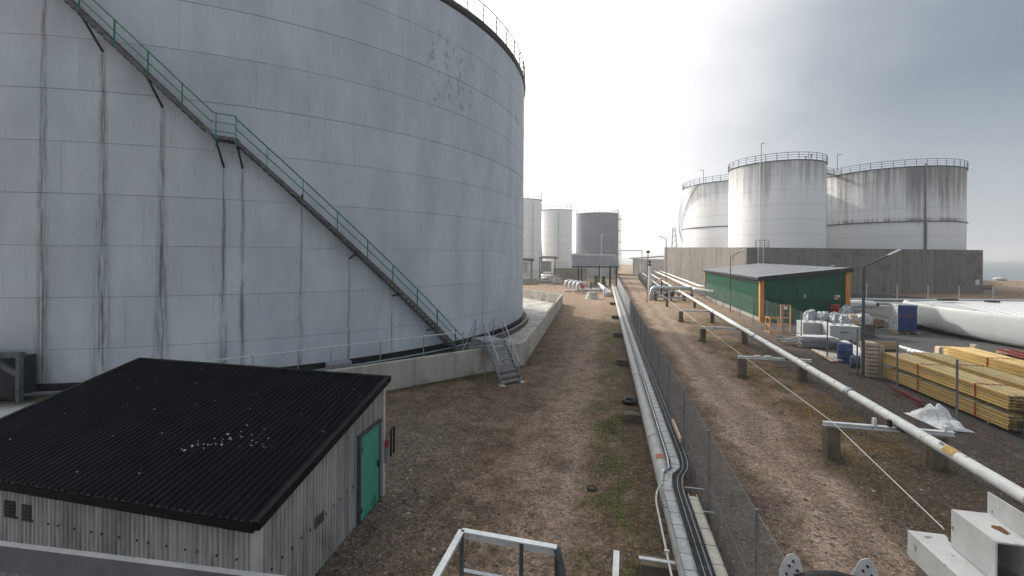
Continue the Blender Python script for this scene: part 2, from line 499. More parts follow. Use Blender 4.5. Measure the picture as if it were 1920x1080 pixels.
# ground: sandy gravel with pale wheel tracks, moss, dark gravel and brown grass
def zone_mat(name, lane):
    t = NT(name)
    u_ = t.n('ShaderNodeVectorMath', operation='DOT_PRODUCT')
    t.put(u_.inputs[0], t.pos)
    u_.inputs[1].default_value = NV
    v_ = t.n('ShaderNodeVectorMath', operation='DOT_PRODUCT')
    t.put(v_.inputs[0], t.pos)
    v_.inputs[1].default_value = DV
    v = v_.outputs['Value']
    big = t.noise(.33, 5, .6)
    mid = t.noise(1.7, 6, .65)
    fine = t.noise(11, 5, .7)
    u = t.math('ADD', u_.outputs['Value'], t.math('ADD', t.math('MULTIPLY', t.math('SUBTRACT', big, .5), 2.2), t.math('MULTIPLY', t.math('SUBTRACT', mid, .5), .9)))
    def band(lo, hi, soft=.5):
        return t.math('MULTIPLY', t.ss(u, lo - soft, lo + soft), t.ss(u, hi + soft, hi - soft))
    soil = t.mix(t.ss(mid, .3, .7), (.100, .068, .046), (.185, .131, .091))
    sand = t.mix(t.ss(fine, .3, .7), (.270, .196, .145), (.390, .298, .228))
    dark = t.mix(t.ss(fine, .35, .65), (.045, .040, .038), (.085, .074, .068))
    moss = t.mix(t.ss(fine, .3, .7), (.062, .064, .022), (.120, .118, .048))
    hay = t.mix(t.ss(fine, .3, .7), (.095, .060, .026), (.175, .120, .055))
    col = t.mix(t.math('MULTIPLY', t.ss(t.noise(.6, 5, .65), .45, .62), .55), soil, t.mix(.5, soil, sand))
    col = t.mix(t.math('MULTIPLY', band(-2.3, -.6, .7), t.ss(t.noise(1.1, 5, .65), .30, .56)), col, t.mix(.72, soil, sand))       # pale strip left of the moss
    col = t.mix(t.math('MULTIPLY', t.math('MULTIPLY', t.ss(u, -3.2, -5.5), t.ss(v, 20, 12)), .6), col, t.mix(t.ss(fine, .35, .65), (.085, .075, .066), (.19, .17, .15)))   # grey gravel by the shed
    col = t.mix(t.math('MULTIPLY', t.ss(t.noise(.45, 6, .7, t.vscale((1, 1, 1))), .53, .62), .6), col, t.mix(.5, dark, soil))      # damp patches
    col = t.mix(t.math('MULTIPLY', t.math('MULTIPLY', band(-.5, .75, .35), t.ss(t.noise(.8, 5, .65), .42, .58)), .9), col, moss)
    col = t.mix(t.math('MULTIPLY', band(.7, 1.6, .3), .75), col, t.mix(.45, dark, hay))
    col = t.mix(t.math('MULTIPLY', band(2.3, 4.0, .5), t.math('MULTIPLY', t.ss(mid, .3, .55), .75)), col, t.mix(.45, dark, soil))
    col = t.mix(t.math('MULTIPLY', band(4.1, 6.1, .7), t.math('MULTIPLY_ADD', t.ss(mid, .3, .6), .4, c=.55)), col, sand)  # driven track
    col = t.mix(t.math('MULTIPLY', band(6.3, 8.6, .5), t.math('MULTIPLY', t.ss(t.noise(.9, 5, .7), .40, .60), .85)), col, t.mix(.55, hay, sand))
    col = t.mix(t.math('MULTIPLY', band(7.2, 9.6, .6), t.ss(t.noise(.55, 5, .7), .42, .58)), col, hay)
    col = t.mix(t.math('MULTIPLY', band(6.6, 9.4, .5), t.math('MULTIPLY', t.ss(t.noise(.75, 5, .7, t.vscale((1, 1, 1))), .52, .62), .8)), col, t.mix(.35, dark, moss))
    near = t.math('MULTIPLY', band(6.4, 10.2, .6), t.ss(v, 16.5, 13.0))
    col = t.mix(t.math('MULTIPLY', near, .75), col, t.mix(.25, dark, hay))
    col = t.mix(t.math('MULTIPLY', t.math('MULTIPLY', t.ss(u, 9.2, 10.0), t.ss(v, 75, 55)), .85), col, t.mix(t.math('MULTIPLY', t.ss(mid, .5, .7), .6), dark, hay))
    farv = t.math('MULTIPLY', t.ss(v, 30, 58), .72)
    col = t.mix(t.math('MULTIPLY', farv, t.math('MAXIMUM', t.ss(u, 2.2, .8), t.ss(u, 3.6, 4.4))), col, t.mix(t.ss(mid, .3, .7), (.25, .178, .125), (.40, .30, .215)))
    ruts = t.math('MAXIMUM', band(4.2, 4.7, .2), band(5.7, 6.2, .2))
    crown = t.math('MULTIPLY', band(4.85, 5.55, .25), t.ss(mid, .35, .6))
    col = t.mix(t.math('MULTIPLY', crown, .5), col, t.mix(.4, soil, dark))
    col = t.mix(t.math('MULTIPLY', ruts, t.math('MULTIPLY', t.ss(t.noise(.5, 4, .6), .4, .6), .45)), col, (.40, .315, .25))
    ruts2 = t.math('MAXIMUM', band(-2.9, -2.5, .2), band(-1.2, -.8, .2))
    col = t.mix(t.math('MULTIPLY', ruts2, t.math('MULTIPLY', t.ss(t.noise(.5, 4, .6), .42, .6), .5)), col, (.30, .235, .18))
    # stones: cells of different tone at three sizes
    for s_, amt, lo_, hi_ in ((30, .48, .3, 1.75), (13, .40, .30, 1.8), (55, .36, .35, 1.6)):
        cellv = t.sep(t.voro(s_))[0]
        tone = t.n('ShaderNodeMapRange')
        t.put(tone.inputs['Value'], cellv)
        tone.inputs['To Min'].default_value, tone.inputs['To Max'].default_value = lo_, hi_
        sc = t.n('ShaderNodeVectorMath', operation='SCALE')
        t.put(sc.inputs[0], col)
        t.put(sc.inputs['Scale'], tone.outputs[0])
        col = t.mix(amt, col, sc.outputs[0])
    pick = t.sep(t.voro(17))
    chip = t.math('MULTIPLY', t.math('GREATER_THAN', pick[1], .955), t.math('LESS_THAN', t.voro(17, out='Distance'), .34))
    col = t.mix(t.math('MULTIPLY', chip, .7), col, (.42, .38, .33))
    h = t.math('ADD', t.math('MULTIPLY', t.voro(26, out='Distance'), -1.0), t.math('ADD', fine, t.math('MULTIPLY', mid, 2.0)))
    t.bump(h, .75, .045)
    t.done(col, .95, 0, .15)
zone_mat('ground', True)

t = NT('asphalt')
mid = t.noise(.35, 5, .6)
fine = t.noise(26, 3, .7)
col = t.mix(t.ss(mid, .35, .7), (.034, .034, .036), (.060, .059, .060))
col = t.mix(.4, col, t.mix(fine, (.02, .02, .021), (.095, .093, .09)))
col = t.mix(t.math('MULTIPLY', t.ss(t.noise(.8, 6, .7), .56, .68), .5), col, (.10, .092, .08))
t.bump(fine, .4, .01)
t.done(col, t.math('MULTIPLY_ADD', mid, .3, c=.6), 0, .35)

t = NT('bund_floor')
v1 = t.noise(.6, 5, .65)
col = t.mix(t.ss(v1, .35, .65), (.32, .315, .29), (.56, .555, .52))
col = t.mix(t.math('MULTIPLY', t.ss(t.noise(2.2, 5, .7), .55, .68), .6), col, (.17, .15, .115))
t.bump(t.noise(9, 4), .2, .02)
t.done(col, .9, 0, .2)

t = NT('sea')
v1 = t.noise(.02, 4, .6, t.vscale((.35, 1, 1)))
col = t.mix(t.ss(v1, .4, .62), (.045, .075, .085), (.075, .105, .115))
t.bump(t.noise(.9, 5, .6), .5, .25)
t.done(col, .22, 0, .5)

t = NT('scatter_stone')
isl = t.n('ShaderNodeNewGeometry').outputs['Random Per Island']
rp = t.n('ShaderNodeValToRGB')
rp.color_ramp.elements[0].color = (.055, .045, .038, 1)
rp.color_ramp.elements[1].color = (.44, .41, .37, 1)
for p_, c_ in ((.35, (.11, .09, .075)), (.72, (.20, .165, .135)), (.93, (.27, .235, .20))):
    e = rp.color_ramp.elements.new(p_)
    e.color = (*c_, 1)
t.put(rp.inputs[0], isl)
t.done(rp.outputs[0], .9, 0, .2)
t = NT('scatter_grass')
isl = t.n('ShaderNodeNewGeometry').outputs['Random Per Island']
t.done(t.mix(isl, (.075, .055, .022), (.22, .165, .075)), .9, 0, .1)
t = NT('scatter_moss')
isl = t.n('ShaderNodeNewGeometry').outputs['Random Per Island']
t.done(t.mix(isl, (.030, .048, .010), (.105, .125, .035)), .9, 0, .1)

# ================================================================== the setting
def sheet(name, pts, z, mat, kind='structure'):
    m = MB()
    m.add([(p[0], p[1], z) for p in pts], [tuple(range(len(pts)))])
    return tag(m.build(name, mat), kind=kind)
m = MB()
m.add([(-3000, -600, -1.6), (4000, -600, -1.6), (4000, 4200, -1.6), (-3000, 4200, -1.6)], [(0, 1, 2, 3)])
tag(m.build('sea', 'sea'), kind='structure')
coast = [(420, -80), (420, 108), (190, 104), (150, 107), (128, 113), (112, 130), (104, 170), (96, 230), (80, 330), (30, 420), (-420, 420), (-420, -80)]
m = MB()                                                  # land: one slab with a bank down to the water
n = len(coast)
m.add([(x, y, 0) for x, y in coast] + [(x + (4 if x > 0 else 0), y + 5, -2.2) for x, y in coast], [tuple(reversed(range(n)))] + [(i, (i + 1) % n, n + (i + 1) % n, n + i) for i in range(n)])
gr = m.build('ground', 'ground')
tag(gr, kind='structure')
# asphalt yard to the right of the lane, with painted lines
ya = [W(13.2, 4), W(13.3, 14), W(13.6, 25), W(14.2, 36), W(14.4, 62), W(15, 84), W(40, 90), W(66, 60), W(120, 40), W(120, 4)]
sheet('yard', [(p.x, p.y) for p in ya], .006, 'asphalt')
def line_mark(a, b, w, name='lane_marking'):
    a, b = Vector(a), Vector(b)
    s = (b - a).cross(Vector((0, 0, 1))).normalized() * w / 2
    m = MB()
    m.add([(*(a - s).xy, .011), (*(a + s).xy, .011), (*(b + s).xy, .011), (*(b - s).xy, .011)], [(0, 1, 2, 3)])
    return tag(m.build(name, 'lane_paint'), kind='structure')
line_mark(P(1612, 588), P(1690, 606), .12)
line_mark(P(1716, 612), P(1760, 622), .12)
line_mark(P(1600, 577), P(1720, 579), .18)
line_mark(P(1580, 565), P(1730, 570), .2)
for i in range(7):
    line_mark(P(1624 + i * 9, 594.5 + i * 1.9), P(1630 + i * 9, 594.9 + i * 1.9), .5)
line_mark(P(1652, 616), P(1720, 620), .1)
# sandy bank by the shore
m = MB()
pr = [(0, 0), (2.5, .9), (5, 1.1), (8, .3), (10, -.6)]
va = []
for i in range(15):
    t_ = i / 14
    c_ = Vector((104, 99, 0)).lerp(Vector((300, 92, 0)), t_)
    for q, z in pr:
        va.append((c_.x, c_.y + q, z * (.8 + .3 * mnoise.noise((i * .7, q, 0))) - .02))
k = len(pr)
m.add(va, [(i * k + j, (i + 1) * k + j, (i + 1) * k + j + 1, i * k + j + 1) for i in range(14) for j in range(k - 1)])
tag(m.build('sand_bank', 'ground', smooth=True), kind='structure')

# ================================================================== the big blue grey tank
tank = thing('storage_tank', TC, 'huge blue grey storage tank with green stair rail filling the left', 'tank')
COURSE = [0.02] + [2.05 + 2.22 * i for i in range(10)]
NPL = 23
m = MB()
m.lathe(TC, [(TR - .06, 0), (TR - .06, TH - .2)], 160)
m.build('shell_core', 'galv', tank, True)
for ci in range(10):
    z0, z1 = COURSE[ci] + (0.005 if ci else 0), COURSE[ci + 1] - .004
    da = 2 * math.pi / NPL
    gap = .004 / TR
    m = MB()
    ns = 10
    vs = []
    lap = .005 * (ci % 2)
    prof = [(TR - .05, z0), (TR - lap, z0 + .002), (TR - lap - .012, z1 - .002), (TR - .05, z1)]
    m.lathe(TC, prof, ns, gap, da - gap)
    b0 = m.build('shell_plate', 'big_tank', tank, True)
    off = (ci % 2) * da / 2 + ci * .013 + R(-83.39)
    b0.rotation_euler = (0, 0, off)
    for j in range(1, NPL):
        share(b0, tank, rz=off + j * da)
m = MB()
m.lathe(TC, [(TR + .01, .0), (TR + .018, .62), (TR - .02, .625)], 200)
m.build('base_band', 'black_paint', tank, True)
m = MB()
m.lathe(TC, [(TR + .55, .0), (TR + .55, .10), (TR - .02, .12)], 160)
m.build('foundation_ring', 'concrete_post', tank, True)
m = MB()
m.tube(arc(TC, TR + .42, 0, 2 * math.pi * 159 / 160, 159, .36), .055, 8, closed=True)
m.build('ring_pipe', 'galv', tank, True)
m = MB()
m.lathe(TC, [(TR - .04, TH - .42), (TR + .10, TH - .30), (TR + .14, TH - .05), (TR + .14, TH), (TR - .05, TH)], 200)
m.build('rim_girder', 'black_steel', tank, True)
m = MB()
m.lathe(TC, [(TR - .05, TH - .02), (TR * .5, TH + .8), (0.01, TH + 1.3)], 120)
m.build('roof', 'tank_white', tank, True)
m = MB()
m.tube([TC + Vector((TR + .05, 0, TH)), TC + Vector((TR + .05, 0, TH + 1.38))], .045, 6)
p0 = m.build('rail_post', 'black_steel', tank)
for j in range(1, 84):
    share(p0, tank, rz=2 * math.pi * j / 84)
for zz, rr in ((1.38, .048), (.95, .03), (.55, .03), (.12, .026)):
    MB().tube(arc(TC, TR + .05, 0, 2 * math.pi * 167 / 168, 167, TH + zz), rr, 6, closed=True).build('guard_rail', 'black_steel', tank, True)

# the stair that climbs the shell
def st_ang(z):                                            # angle of the stair at a height
    return R(-37.0 - z / .4045) if z < 11.37 else R(-66.7 - (z - 11.37) / .432)
def on(r, a, z):
    return Vector((TC.x + r * math.cos(a), TC.y + r * math.sin(a), z))
def helix(r, z0, z1, n, dz=0.0):
    return [on(r, st_ang(z0 + (z1 - z0) * i / n), z0 + (z1 - z0) * i / n + dz) for i in range(n + 1)]
RI, RO = TR + .16, TR + .86
FL = ((0.1, 11.3), (11.45, TH - .2))
m = MB()
m.bar(on((RI + RO) / 2, R(-64.7), 11.40), on((RI + RO) / 2, R(-66.9), 11.42), RO - RI, .03)
stair = m.build('staircase', 'stringer', tank)
for r_ in (RI, RO):
    MB().bar(on(r_, R(-64.9), 11.36), on(r_, R(-66.8), 11.4), .03, .16).build('landing_edge', 'stringer', stair)
    for z0, z1 in FL:
        m = MB()
        pts = helix(r_, z0, z1, 40)
        for a, b in zip(pts, pts[1:]):
            m.bar(a, b, .022, .17)
        m.build('stringer', 'stringer', stair)
m = MB()
m.bar((RI + .01, 0, 0), (RO - .01, 0, 0), .26, .035)
m.bar((RI + .01, -.12, -.03), (RO - .01, -.12, -.03), .012, .07)
z_ = .3
first = None
while z_ < TH - .4:
    if not 11.2 < z_ < 11.6:
        if first is None:
            q = MB(); q.v, q.f = [(Vector(v) + TC) for v in m.v], m.f
            first = q.build('tread', 'stringer', stair)
            first.location = (0, 0, z_)
            first.rotation_euler = (0, 0, st_ang(z_))
        else:
            share(first, stair, (0, 0, z_), st_ang(z_))
    z_ += .225
for z0, z1 in FL:
    MB().tube(helix(RO, z0, z1, 44, 1.02), .030, 6).build('handrail', 'green_rail', stair, True)
    MB().tube(helix(RO, z0, z1, 44, .55), .024, 6).build('knee_rail', 'green_rail', stair, True)
for dz, rr in ((1.02, .024), (.62, .018), (.22, .018)):
    MB().tube([on(RO, st_ang(11.3), 11.3 + dz), on(RO, R(-65.0), 11.4 + dz), on(RO, R(-66.7), 11.43 + dz), on(RO, st_ang(11.5), 11.5 + dz)], rr, 6).build('landing_rail', 'green_rail', stair, True)
zs = [.55, 1.9, 3.2, 4.6, 5.9, 7.3, 8.75, 10.15, 12.55, 13.75, 14.9, 16.1, 17.3, 18.5, 19.7, 20.9, 22.0]
for z_ in zs:
    a_ = st_ang(z_)
    MB().bar(on(RO, a_, z_ - .1), on(RO, a_, z_ + 1.03), .03, .075, (math.cos(a_), math.sin(a_), 0)).build('rail_post', 'green_rail', stair)
for a_ in (R(-64.85), R(-66.6)):
    MB().bar(on(RO, a_, 10.9), on(RO, a_, 12.45), .03, .05, (math.cos(a_), math.sin(a_), 0)).build('rail_post', 'green_rail', stair)
for a_, z_, ao, zo in ((-76.92, 14.85, -77.6, 16.1), (-71.76, 12.67, -72.5, 13.95), (-66.25, 10.19, -66.6, 11.3), (-64.5, 10.21, -64.85, 11.3), (-58.62, 8.76, -58.7, 9.1),
                       (-53.15, 5.96, -52.6, 6.4), (-47.49, 3.84, -46.9, 4.1), (-81.98, 17.3, -82.7, 18.3), (-42.0, 1.6, -41.2, 1.9)):
    MB().bar(on(TR - .02, R(a_), z_), on(RO, R(ao), zo - .05), .07, .07).build('bracket', 'black_steel', stair)

# frame by the tank's manway, far left
c_ = on(TR + 1.1, R(-82), 0)
fr = thing('manway_frame', c_, 'dark steel frame with diagonal brace against the tank foot, far left edge', 'frame')
def fa(a, z, r=1.1):
    return on(TR + r, R(a + 3.25), z + .15)
MB().bar(fa(-84.9, .1), fa(-84.9, 1.95), .16, .16).build('post', 'galv_dark', fr)
MB().bar(fa(-84.7, 1.95), fa(-91, 1.95), .22, .2).build('top_beam', 'galv_dark', fr)
MB().bar(fa(-85.1, 1.2), fa(-87.2, 1.85), .12, .2).build('brace', 'galv_dark', fr)
m = MB()
m.ext([fa(-85.2, .1, .25), fa(-91, .1, .25), fa(-91, 1.8, .25), fa(-85.2, 1.8, .25)], on(.6, R(-88), 0) - TC)
m.build('shade_box', 'black_steel', fr)  # black box standing in for the shade behind the frame
MB().tube([fa(-85.0, .32, 1.0), fa(-80, .32, .9), fa(-76, .32, .8)], .06, 8).build('outlet_pipe', 'galv_dark', fr, True)

# ================================================================== bund wall round the tank
bp = [Vector((-31, .6, 0)), Vector((-8.09, 17.57, 0)), Vector((.72, 24.05, 0)), Vector((6.45, 53.9, 0)), Vector((1.0, 64.2, 0)), Vector((-14, 78, 0))]
BH, BT = 1.28, .22
bund = thing('bund_wall', bp[2], 'low grey concrete bund wall running round the foot of the big tank', 'wall')
for i in range(len(bp) - 1):
    a, b = bp[i], bp[i + 1]
    L = (b - a).length
    d = (b - a).normalized()
    npan = max(1, round(L / 2.08))
    nrm = Vector((-d.y, d.x, 0))
    for k in range(npan):
        s0, s1 = a + d * (L * k / npan + .008), a + d * (L * (k + 1) / npan - .008)
        m = MB()
        pf = [(0, -.1), (0, BH - .02), (.02, BH), (BT - .02, BH), (BT, BH - .02), (BT, -.1)]
        m.ext([s0 + nrm * q + Vector((0, 0, z)) for q, z in pf], s1 - s0)
        m.build('wall_panel', 'bund_concrete', bund)
sheet('bund_floor', [(p.x, p.y) for p in bp] + [(-40, 80), (-60, 40), (-50, 2)], .012, 'bund_floor')
rail = thing('bund_handrail', (-7.7, 18.0, BH), 'thin galvanised handrail on posts along the bund wall by the stair', 'handrail')
d = (bp[2] - bp[1]).normalized()
nrm = Vector((-d.y, d.x, 0))
rp_ = []
for px in (372, 475, 560, 622, 715, 796, 869.6):
    dd = ray(px, 660)
    s_ = (bp[1].x - bp[1].y * dd.x) / (d.y * dd.x - d.x)    # where the sight line meets the wall line
    q = bp[1] + d * s_ + nrm * .12
    rp_.append(q)
    MB().bar(q + Vector((0, 0, BH - .3)), q + Vector((0, 0, BH + .98)), .05, .03, d).build('post', 'galv', rail)
MB().tube([rp_[0] - d * .3 + Vector((0, 0, BH + .98))] + [q + Vector((0, 0, BH + .98)) for q in rp_] + [rp_[-1] + d * .4 + Vector((0, 0, BH + .96))], .030, 6).build('top_rail', 'pale_galv', rail, True)
for i in range(34):
    q = rp_[0].lerp(rp_[-1], i / 33.0) + Vector((0, 0, BH + .985))
    MB().box(q, (.03, .03, .065)).build('clamp', 'label_orange' if i % 9 == 4 else 'galv_dark', rail)
bx = bp[1] + d * 1.2 - nrm * -1.0
MB().box(bx + Vector((0, 0, .8)), (1.0, .6, 1.2), math.atan2(d.y, d.x)).build('cabinet', 'galv', None, bevel=.03)
tag(bpy.data.objects['cabinet'], 'plain grey box behind the bund wall above the black shed roof', 'cabinet')

# ------------------------------------------------------------------ stile stair over the bund
fm = Vector((.02, 20.55, 0))
sw = Vector((.83, .56, 0)).normalized()                   # across
su = Vector((-.56, .83, 0)).normalized()                  # up and over
stile = thing('stile_stair', fm, 'galvanised stair with handrails crossing the concrete bund wall', 'stairs')
RUN, RISE, HWD = 1.55, 1.80, .56
def sp(a, u, z):
    return fm + sw * a + su * u + Vector((0, 0, z))
for s in (-1, 1):
    MB().bar(sp(s * HWD, 0, .05), sp(s * HWD, RUN, RISE), .03, .17).build('stringer', 'galv', stile)
    MB().bar(sp(s * HWD, RUN + 1.25, RISE), sp(s * HWD, RUN + 2.5, .1), .03, .17).build('stringer', 'galv', stile)
    MB().box(sp(s * HWD, -.02, .02), (.22, .3, .05), math.atan2(sw.y, sw.x)).build('base_plate', 'concrete_cap', stile)
    MB().bar(sp(s * HWD, RUN, 0), sp(s * HWD, RUN, RISE), .05, .05).build('leg', 'galv', stile)
    MB().bar(sp(s * HWD, RUN + 1.2, 0), sp(s * HWD, RUN + 1.2, RISE), .05, .05).build('leg', 'galv', stile)
    MB().tube(bend([sp(s * HWD, .12, .95), sp(s * HWD, RUN + .1, RISE + 1.0), sp(s * HWD, RUN + 1.05, RISE + 1.0), sp(s * HWD, RUN + 2.4, .95)], .12), .024, 7).build('handrail', 'pale_galv', stile, True)
    MB().tube([sp(s * HWD, .12, .55), sp(s * HWD, RUN + .1, RISE + .55), sp(s * HWD, RUN + 1.05, RISE + .55), sp(s * HWD, RUN + 2.4, .5)], .016, 6).build('knee_rail', 'galv', stile, True)
    for u, z in ((.12, 0), (RUN * .55, RISE * .5), (RUN + .1, RISE), (RUN + 1.05, RISE), (RUN + 2.4, 0)):
        MB().tube([sp(s * HWD, u, z), sp(s * HWD, u, z + .97)], .021, 6).build('rail_post', 'galv', stile)
m = MB()
m.bar((-HWD, 0, 0), (HWD, 0, 0), .25, .03)
m.bar((-HWD, -.12, -.02), (HWD, -.12, -.02), .012, .06)
q = MB(); ang_ = math.atan2(sw.y, sw.x); rm = Matrix.Rotation(ang_, 3, 'Z')
q.v, q.f = [fm + rm @ Vector(v) for v in m.v], m.f
tr0 = None
for i in range(8):
    for dirn in (0, 1):
        z = RISE * (i + .6) / 8.2
        u = RUN * (i + .6) / 8.2 if dirn == 0 else RUN + 2.5 - 1.25 * (i + .6) / 8.2
        off = su * u + Vector((0, 0, z))
        if tr0 is None:
            tr0 = q.build('tread', 'galv', stile); tr0.location = off
        else:
            share(tr0, stile, off)
m = MB()
m.bar(sp(0, RUN - .05, RISE), sp(0, RUN + 1.3, RISE), HWD * 2, .05)
m.build('platform', 'galv', stile)

# ================================================================== corrugated shed in the left foreground
SB = R(11.0)
sd, sn = Vector((math.sin(R(9.2)), math.cos(R(9.2)), 0)), Vector((-math.cos(R(12.3)), math.sin(R(12.3)), 0))   # back, and along the front to the left
A = Vector((-4.0, 6.74, 0))
SL, SWD, SH0, SH1 = 4.25, 8.0, 2.0, 2.9
shed = thing('shed', A, 'dark corrugated shed with black roof and green door, left foreground', 'shed')
def sq(a, b, z):                                          # a along the front to the left, b to the back
    return A + sn * a + sd * b + Vector((0, 0, z))
def clad(fa_, n_out, length, zt, pitch=.10, dep=.022):   # trapezoid sheet on a run; zt(s) gives the height
    m = MB()
    k = int(length / pitch)
    pr = []
    for i in range(k):
        s = i * pitch
        pr += [(s, 0), (s + pitch * .30, 0), (s + pitch * .42, dep), (s + pitch * .86, dep), (s + pitch * .98, 0)]
    pr.append((length, 0))
    vs = []
    for s, o in pr:
        p = fa_(s) + n_out * o
        vs += [(p.x, p.y, .02), (p.x, p.y, zt(s))]
    m.add(vs, [(2 * i, 2 * i + 2, 2 * i + 3, 2 * i + 1) for i in range(len(pr) - 1)])
    return m
clad(lambda s: sq(s, 0, 0), -sd, SWD, lambda s: SH0).build('front_wall', 'clad_grey', shed)
clad(lambda s: sq(0, s, 0), -sn, SL, lambda s: SH0 + (SH1 - SH0) * s / SL).build('side_wall', 'clad_grey', shed)
clad(lambda s: sq(SWD, s, 0), sn, SL, lambda s: SH0 + (SH1 - SH0) * s / SL).build('side_wall', 'clad_grey', shed)
clad(lambda s: sq(s, SL, 0), sd, SWD, lambda s: SH1).build('rear_wall', 'clad_grey', shed)
m = MB()                                                  # roof sheet, ribs running up the slope
k, pit = int((SWD + .2) / .15), .15
vs = []
sl_ = (SH1 - SH0) / SL
for i in range(k * 4 + 1):
    s = -.1 + i * pit / 4
    o = (.0, .034, .042, .034)[i % 4]
    for b in (-.14, SL * .5, SL + .12):
        p = sq(s, b, SH0 + .06 + sl_ * b + o)
        vs.append(tuple(p))
m.add(vs, [(3 * i + j, 3 * i + 3 + j, 3 * i + 4 + j, 3 * i + 1 + j) for i in range(k * 4) for j in range(2)])
roof = m.build('roof', 'roof_black', shed)
SWR = k * pit - .1
for a in (-.115, SWR + .015):
    m = MB()
    m.bar(sq(a, -.16, SH0 + .04 - .16 * sl_), sq(a, SL + .14, SH0 + .04 + (SL + .14) * sl_), .10, .16)
    m.build('verge_trim', 'roof_trim', roof)
MB().bar(sq(-.17, SL + .15, SH1 + .075), sq(SWR + .07, SL + .15, SH1 + .075), .10, .14).build('ridge_trim', 'roof_trim', roof)
MB().bar(sq(-.05, -.13, SH0 - .06), sq(SWR, -.13, SH0 - .06), .04, .13).build('eave_board', 'roof_trim', roof)
MB().bar(sq(-.02, -.02, .02), sq(-.02, -.02, SH0 - .02), .14, .11, sd).build('corner_trim', 'shed_trim', shed)
MB().bar(sq(-.02, SL + .02, .02), sq(-.02, SL + .02, SH1 - .02), .12, .12, sd).build('corner_trim', 'shed_trim', shed)
d0, d1, dh = 3.12, 3.98, 1.98
door = MB().ext([sq(-.035, d0, .06), sq(-.035, d1, .06), sq(-.035, d1, dh), sq(-.035, d0, dh)], -sn * .04).build('door', 'door_green', shed)
for a, b, z0, z1 in ((d0 - .05, d0 - .05, .02, dh + .04), (d1 + .04, d1 + .04, .02, dh + .04)):
    MB().bar(sq(-.05, a, z0), sq(-.05, b, z1), .07, .07, sd).build('door_frame', 'galv_dark', shed)
MB().bar(sq(-.06, d0 - .1, dh + .05), sq(-.06, d1 + .1, dh + .05), .10, .05).build('door_frame', 'galv_dark', shed)
MB().box(sq(-.10, d1 - .07, 1.02), (.05, .03, .16)).tube([sq(-.13, d1 - .07, 1.05), sq(-.13, d1 - .18, 1.05)], .011, 6).build('handle', 'black_steel', door)
for z in (.3, 1.7):
    MB().tube([sq(-.09, d0 + .01, z - .06), sq(-.09, d0 + .01, z + .06)], .016, 6).build('hinge', 'galv_dark', door)
for a0, a1, z0, z1 in ((4.78, 5.0, 1.30, 1.60), (5.18, 5.45, 1.31, 1.62), (.12, .32, .98, 1.12)):
    m = MB()
    m.ext([sq(a0, -.024, z0), sq(a1, -.024, z0), sq(a1, -.024, z1), sq(a0, -.024, z1)], -sd * .012)
    v_ = m.build('vent', 'black_steel', shed)
    for i in range(5):
        zz = z0 + (z1 - z0) * (i + .5) / 5
        MB().bar(sq(a0, -.045, zz), sq(a1, -.045, zz), .02, .012).build('louvre', 'galv_dark', v_)
for i in range(22):
    a = .35 + i * .335 + .05 * (i % 3)
    MB().box(sq(a, -.03, 1.33), (.025, .018, .03), -SB).build('bolt', 'black_steel', shed)
for i in range(11):
    b = .3 + i * .255
    MB().box(sq(-.03, b, 1.0 + .02 * (i % 2)), (.018, .03, .03), -SB).build('bolt', 'black_steel', shed)
MB().ext([sq(-.026, 1.45, .92), sq(-.026, 1.75, .92), sq(-.026, 1.75, 1.12), sq(-.026, 1.45, 1.12)], -sn * .006).build('patch_plate', 'galv_dark', shed)
# red lamp and hose bracket at the shed corner
hz_ = thing('hose_bracket', sq(-.1, SL + .05, 1.2), 'red fitting with black hose fixed beside the green shed door', 'hose')
MB().tube(bend([sq(-.22, SL + .12, 1.0), sq(-.22, SL + .12, 1.68), sq(-.22, SL + .3, 1.70), sq(-.22, SL + .3, 1.0)], .06), .028, 7).build('hose', 'rubber', hz_, True)
MB().lathe(sq(-.14, SL + .06, 1.26), [(.01, 0), (.05, 0), (.055, .14), (.03, .19), (.01, .19)], 12).build('lamp', 'red_paint', hz_, True)
MB().box(sq(-.12, SL + .05, 1.1), (.05, .05, .5)).build('bracket', 'galv', hz_)
# broken shells dropped on the roof by gulls
m = MB()
rs = random.Random(5)
for i in range(100):
    if i < 55:
        q = rs.random(); a, b = 1.1 + 1.5 * q + rs.gauss(0, .10), .75 + 1.05 * (1 - abs(q - .35)) + rs.gauss(0, .09)
    else:
        a, b = rs.uniform(.2, 7.4), rs.uniform(.2, SL - .1)
    z = SH0 + .088 + sl_ * b
    s = rs.uniform(.004, .013) if i > 8 else rs.uniform(.012, .022)
    p = sq(a, b, z + s * .5)
    m.box(p, (s * 2.2, s * 1.4, s), rs.uniform(0, 3))
tag(m.build('shell_fragments', 'stone_pale'), 'scattered white shell fragments on the black corrugated roof', 'shells', kind='stuff')

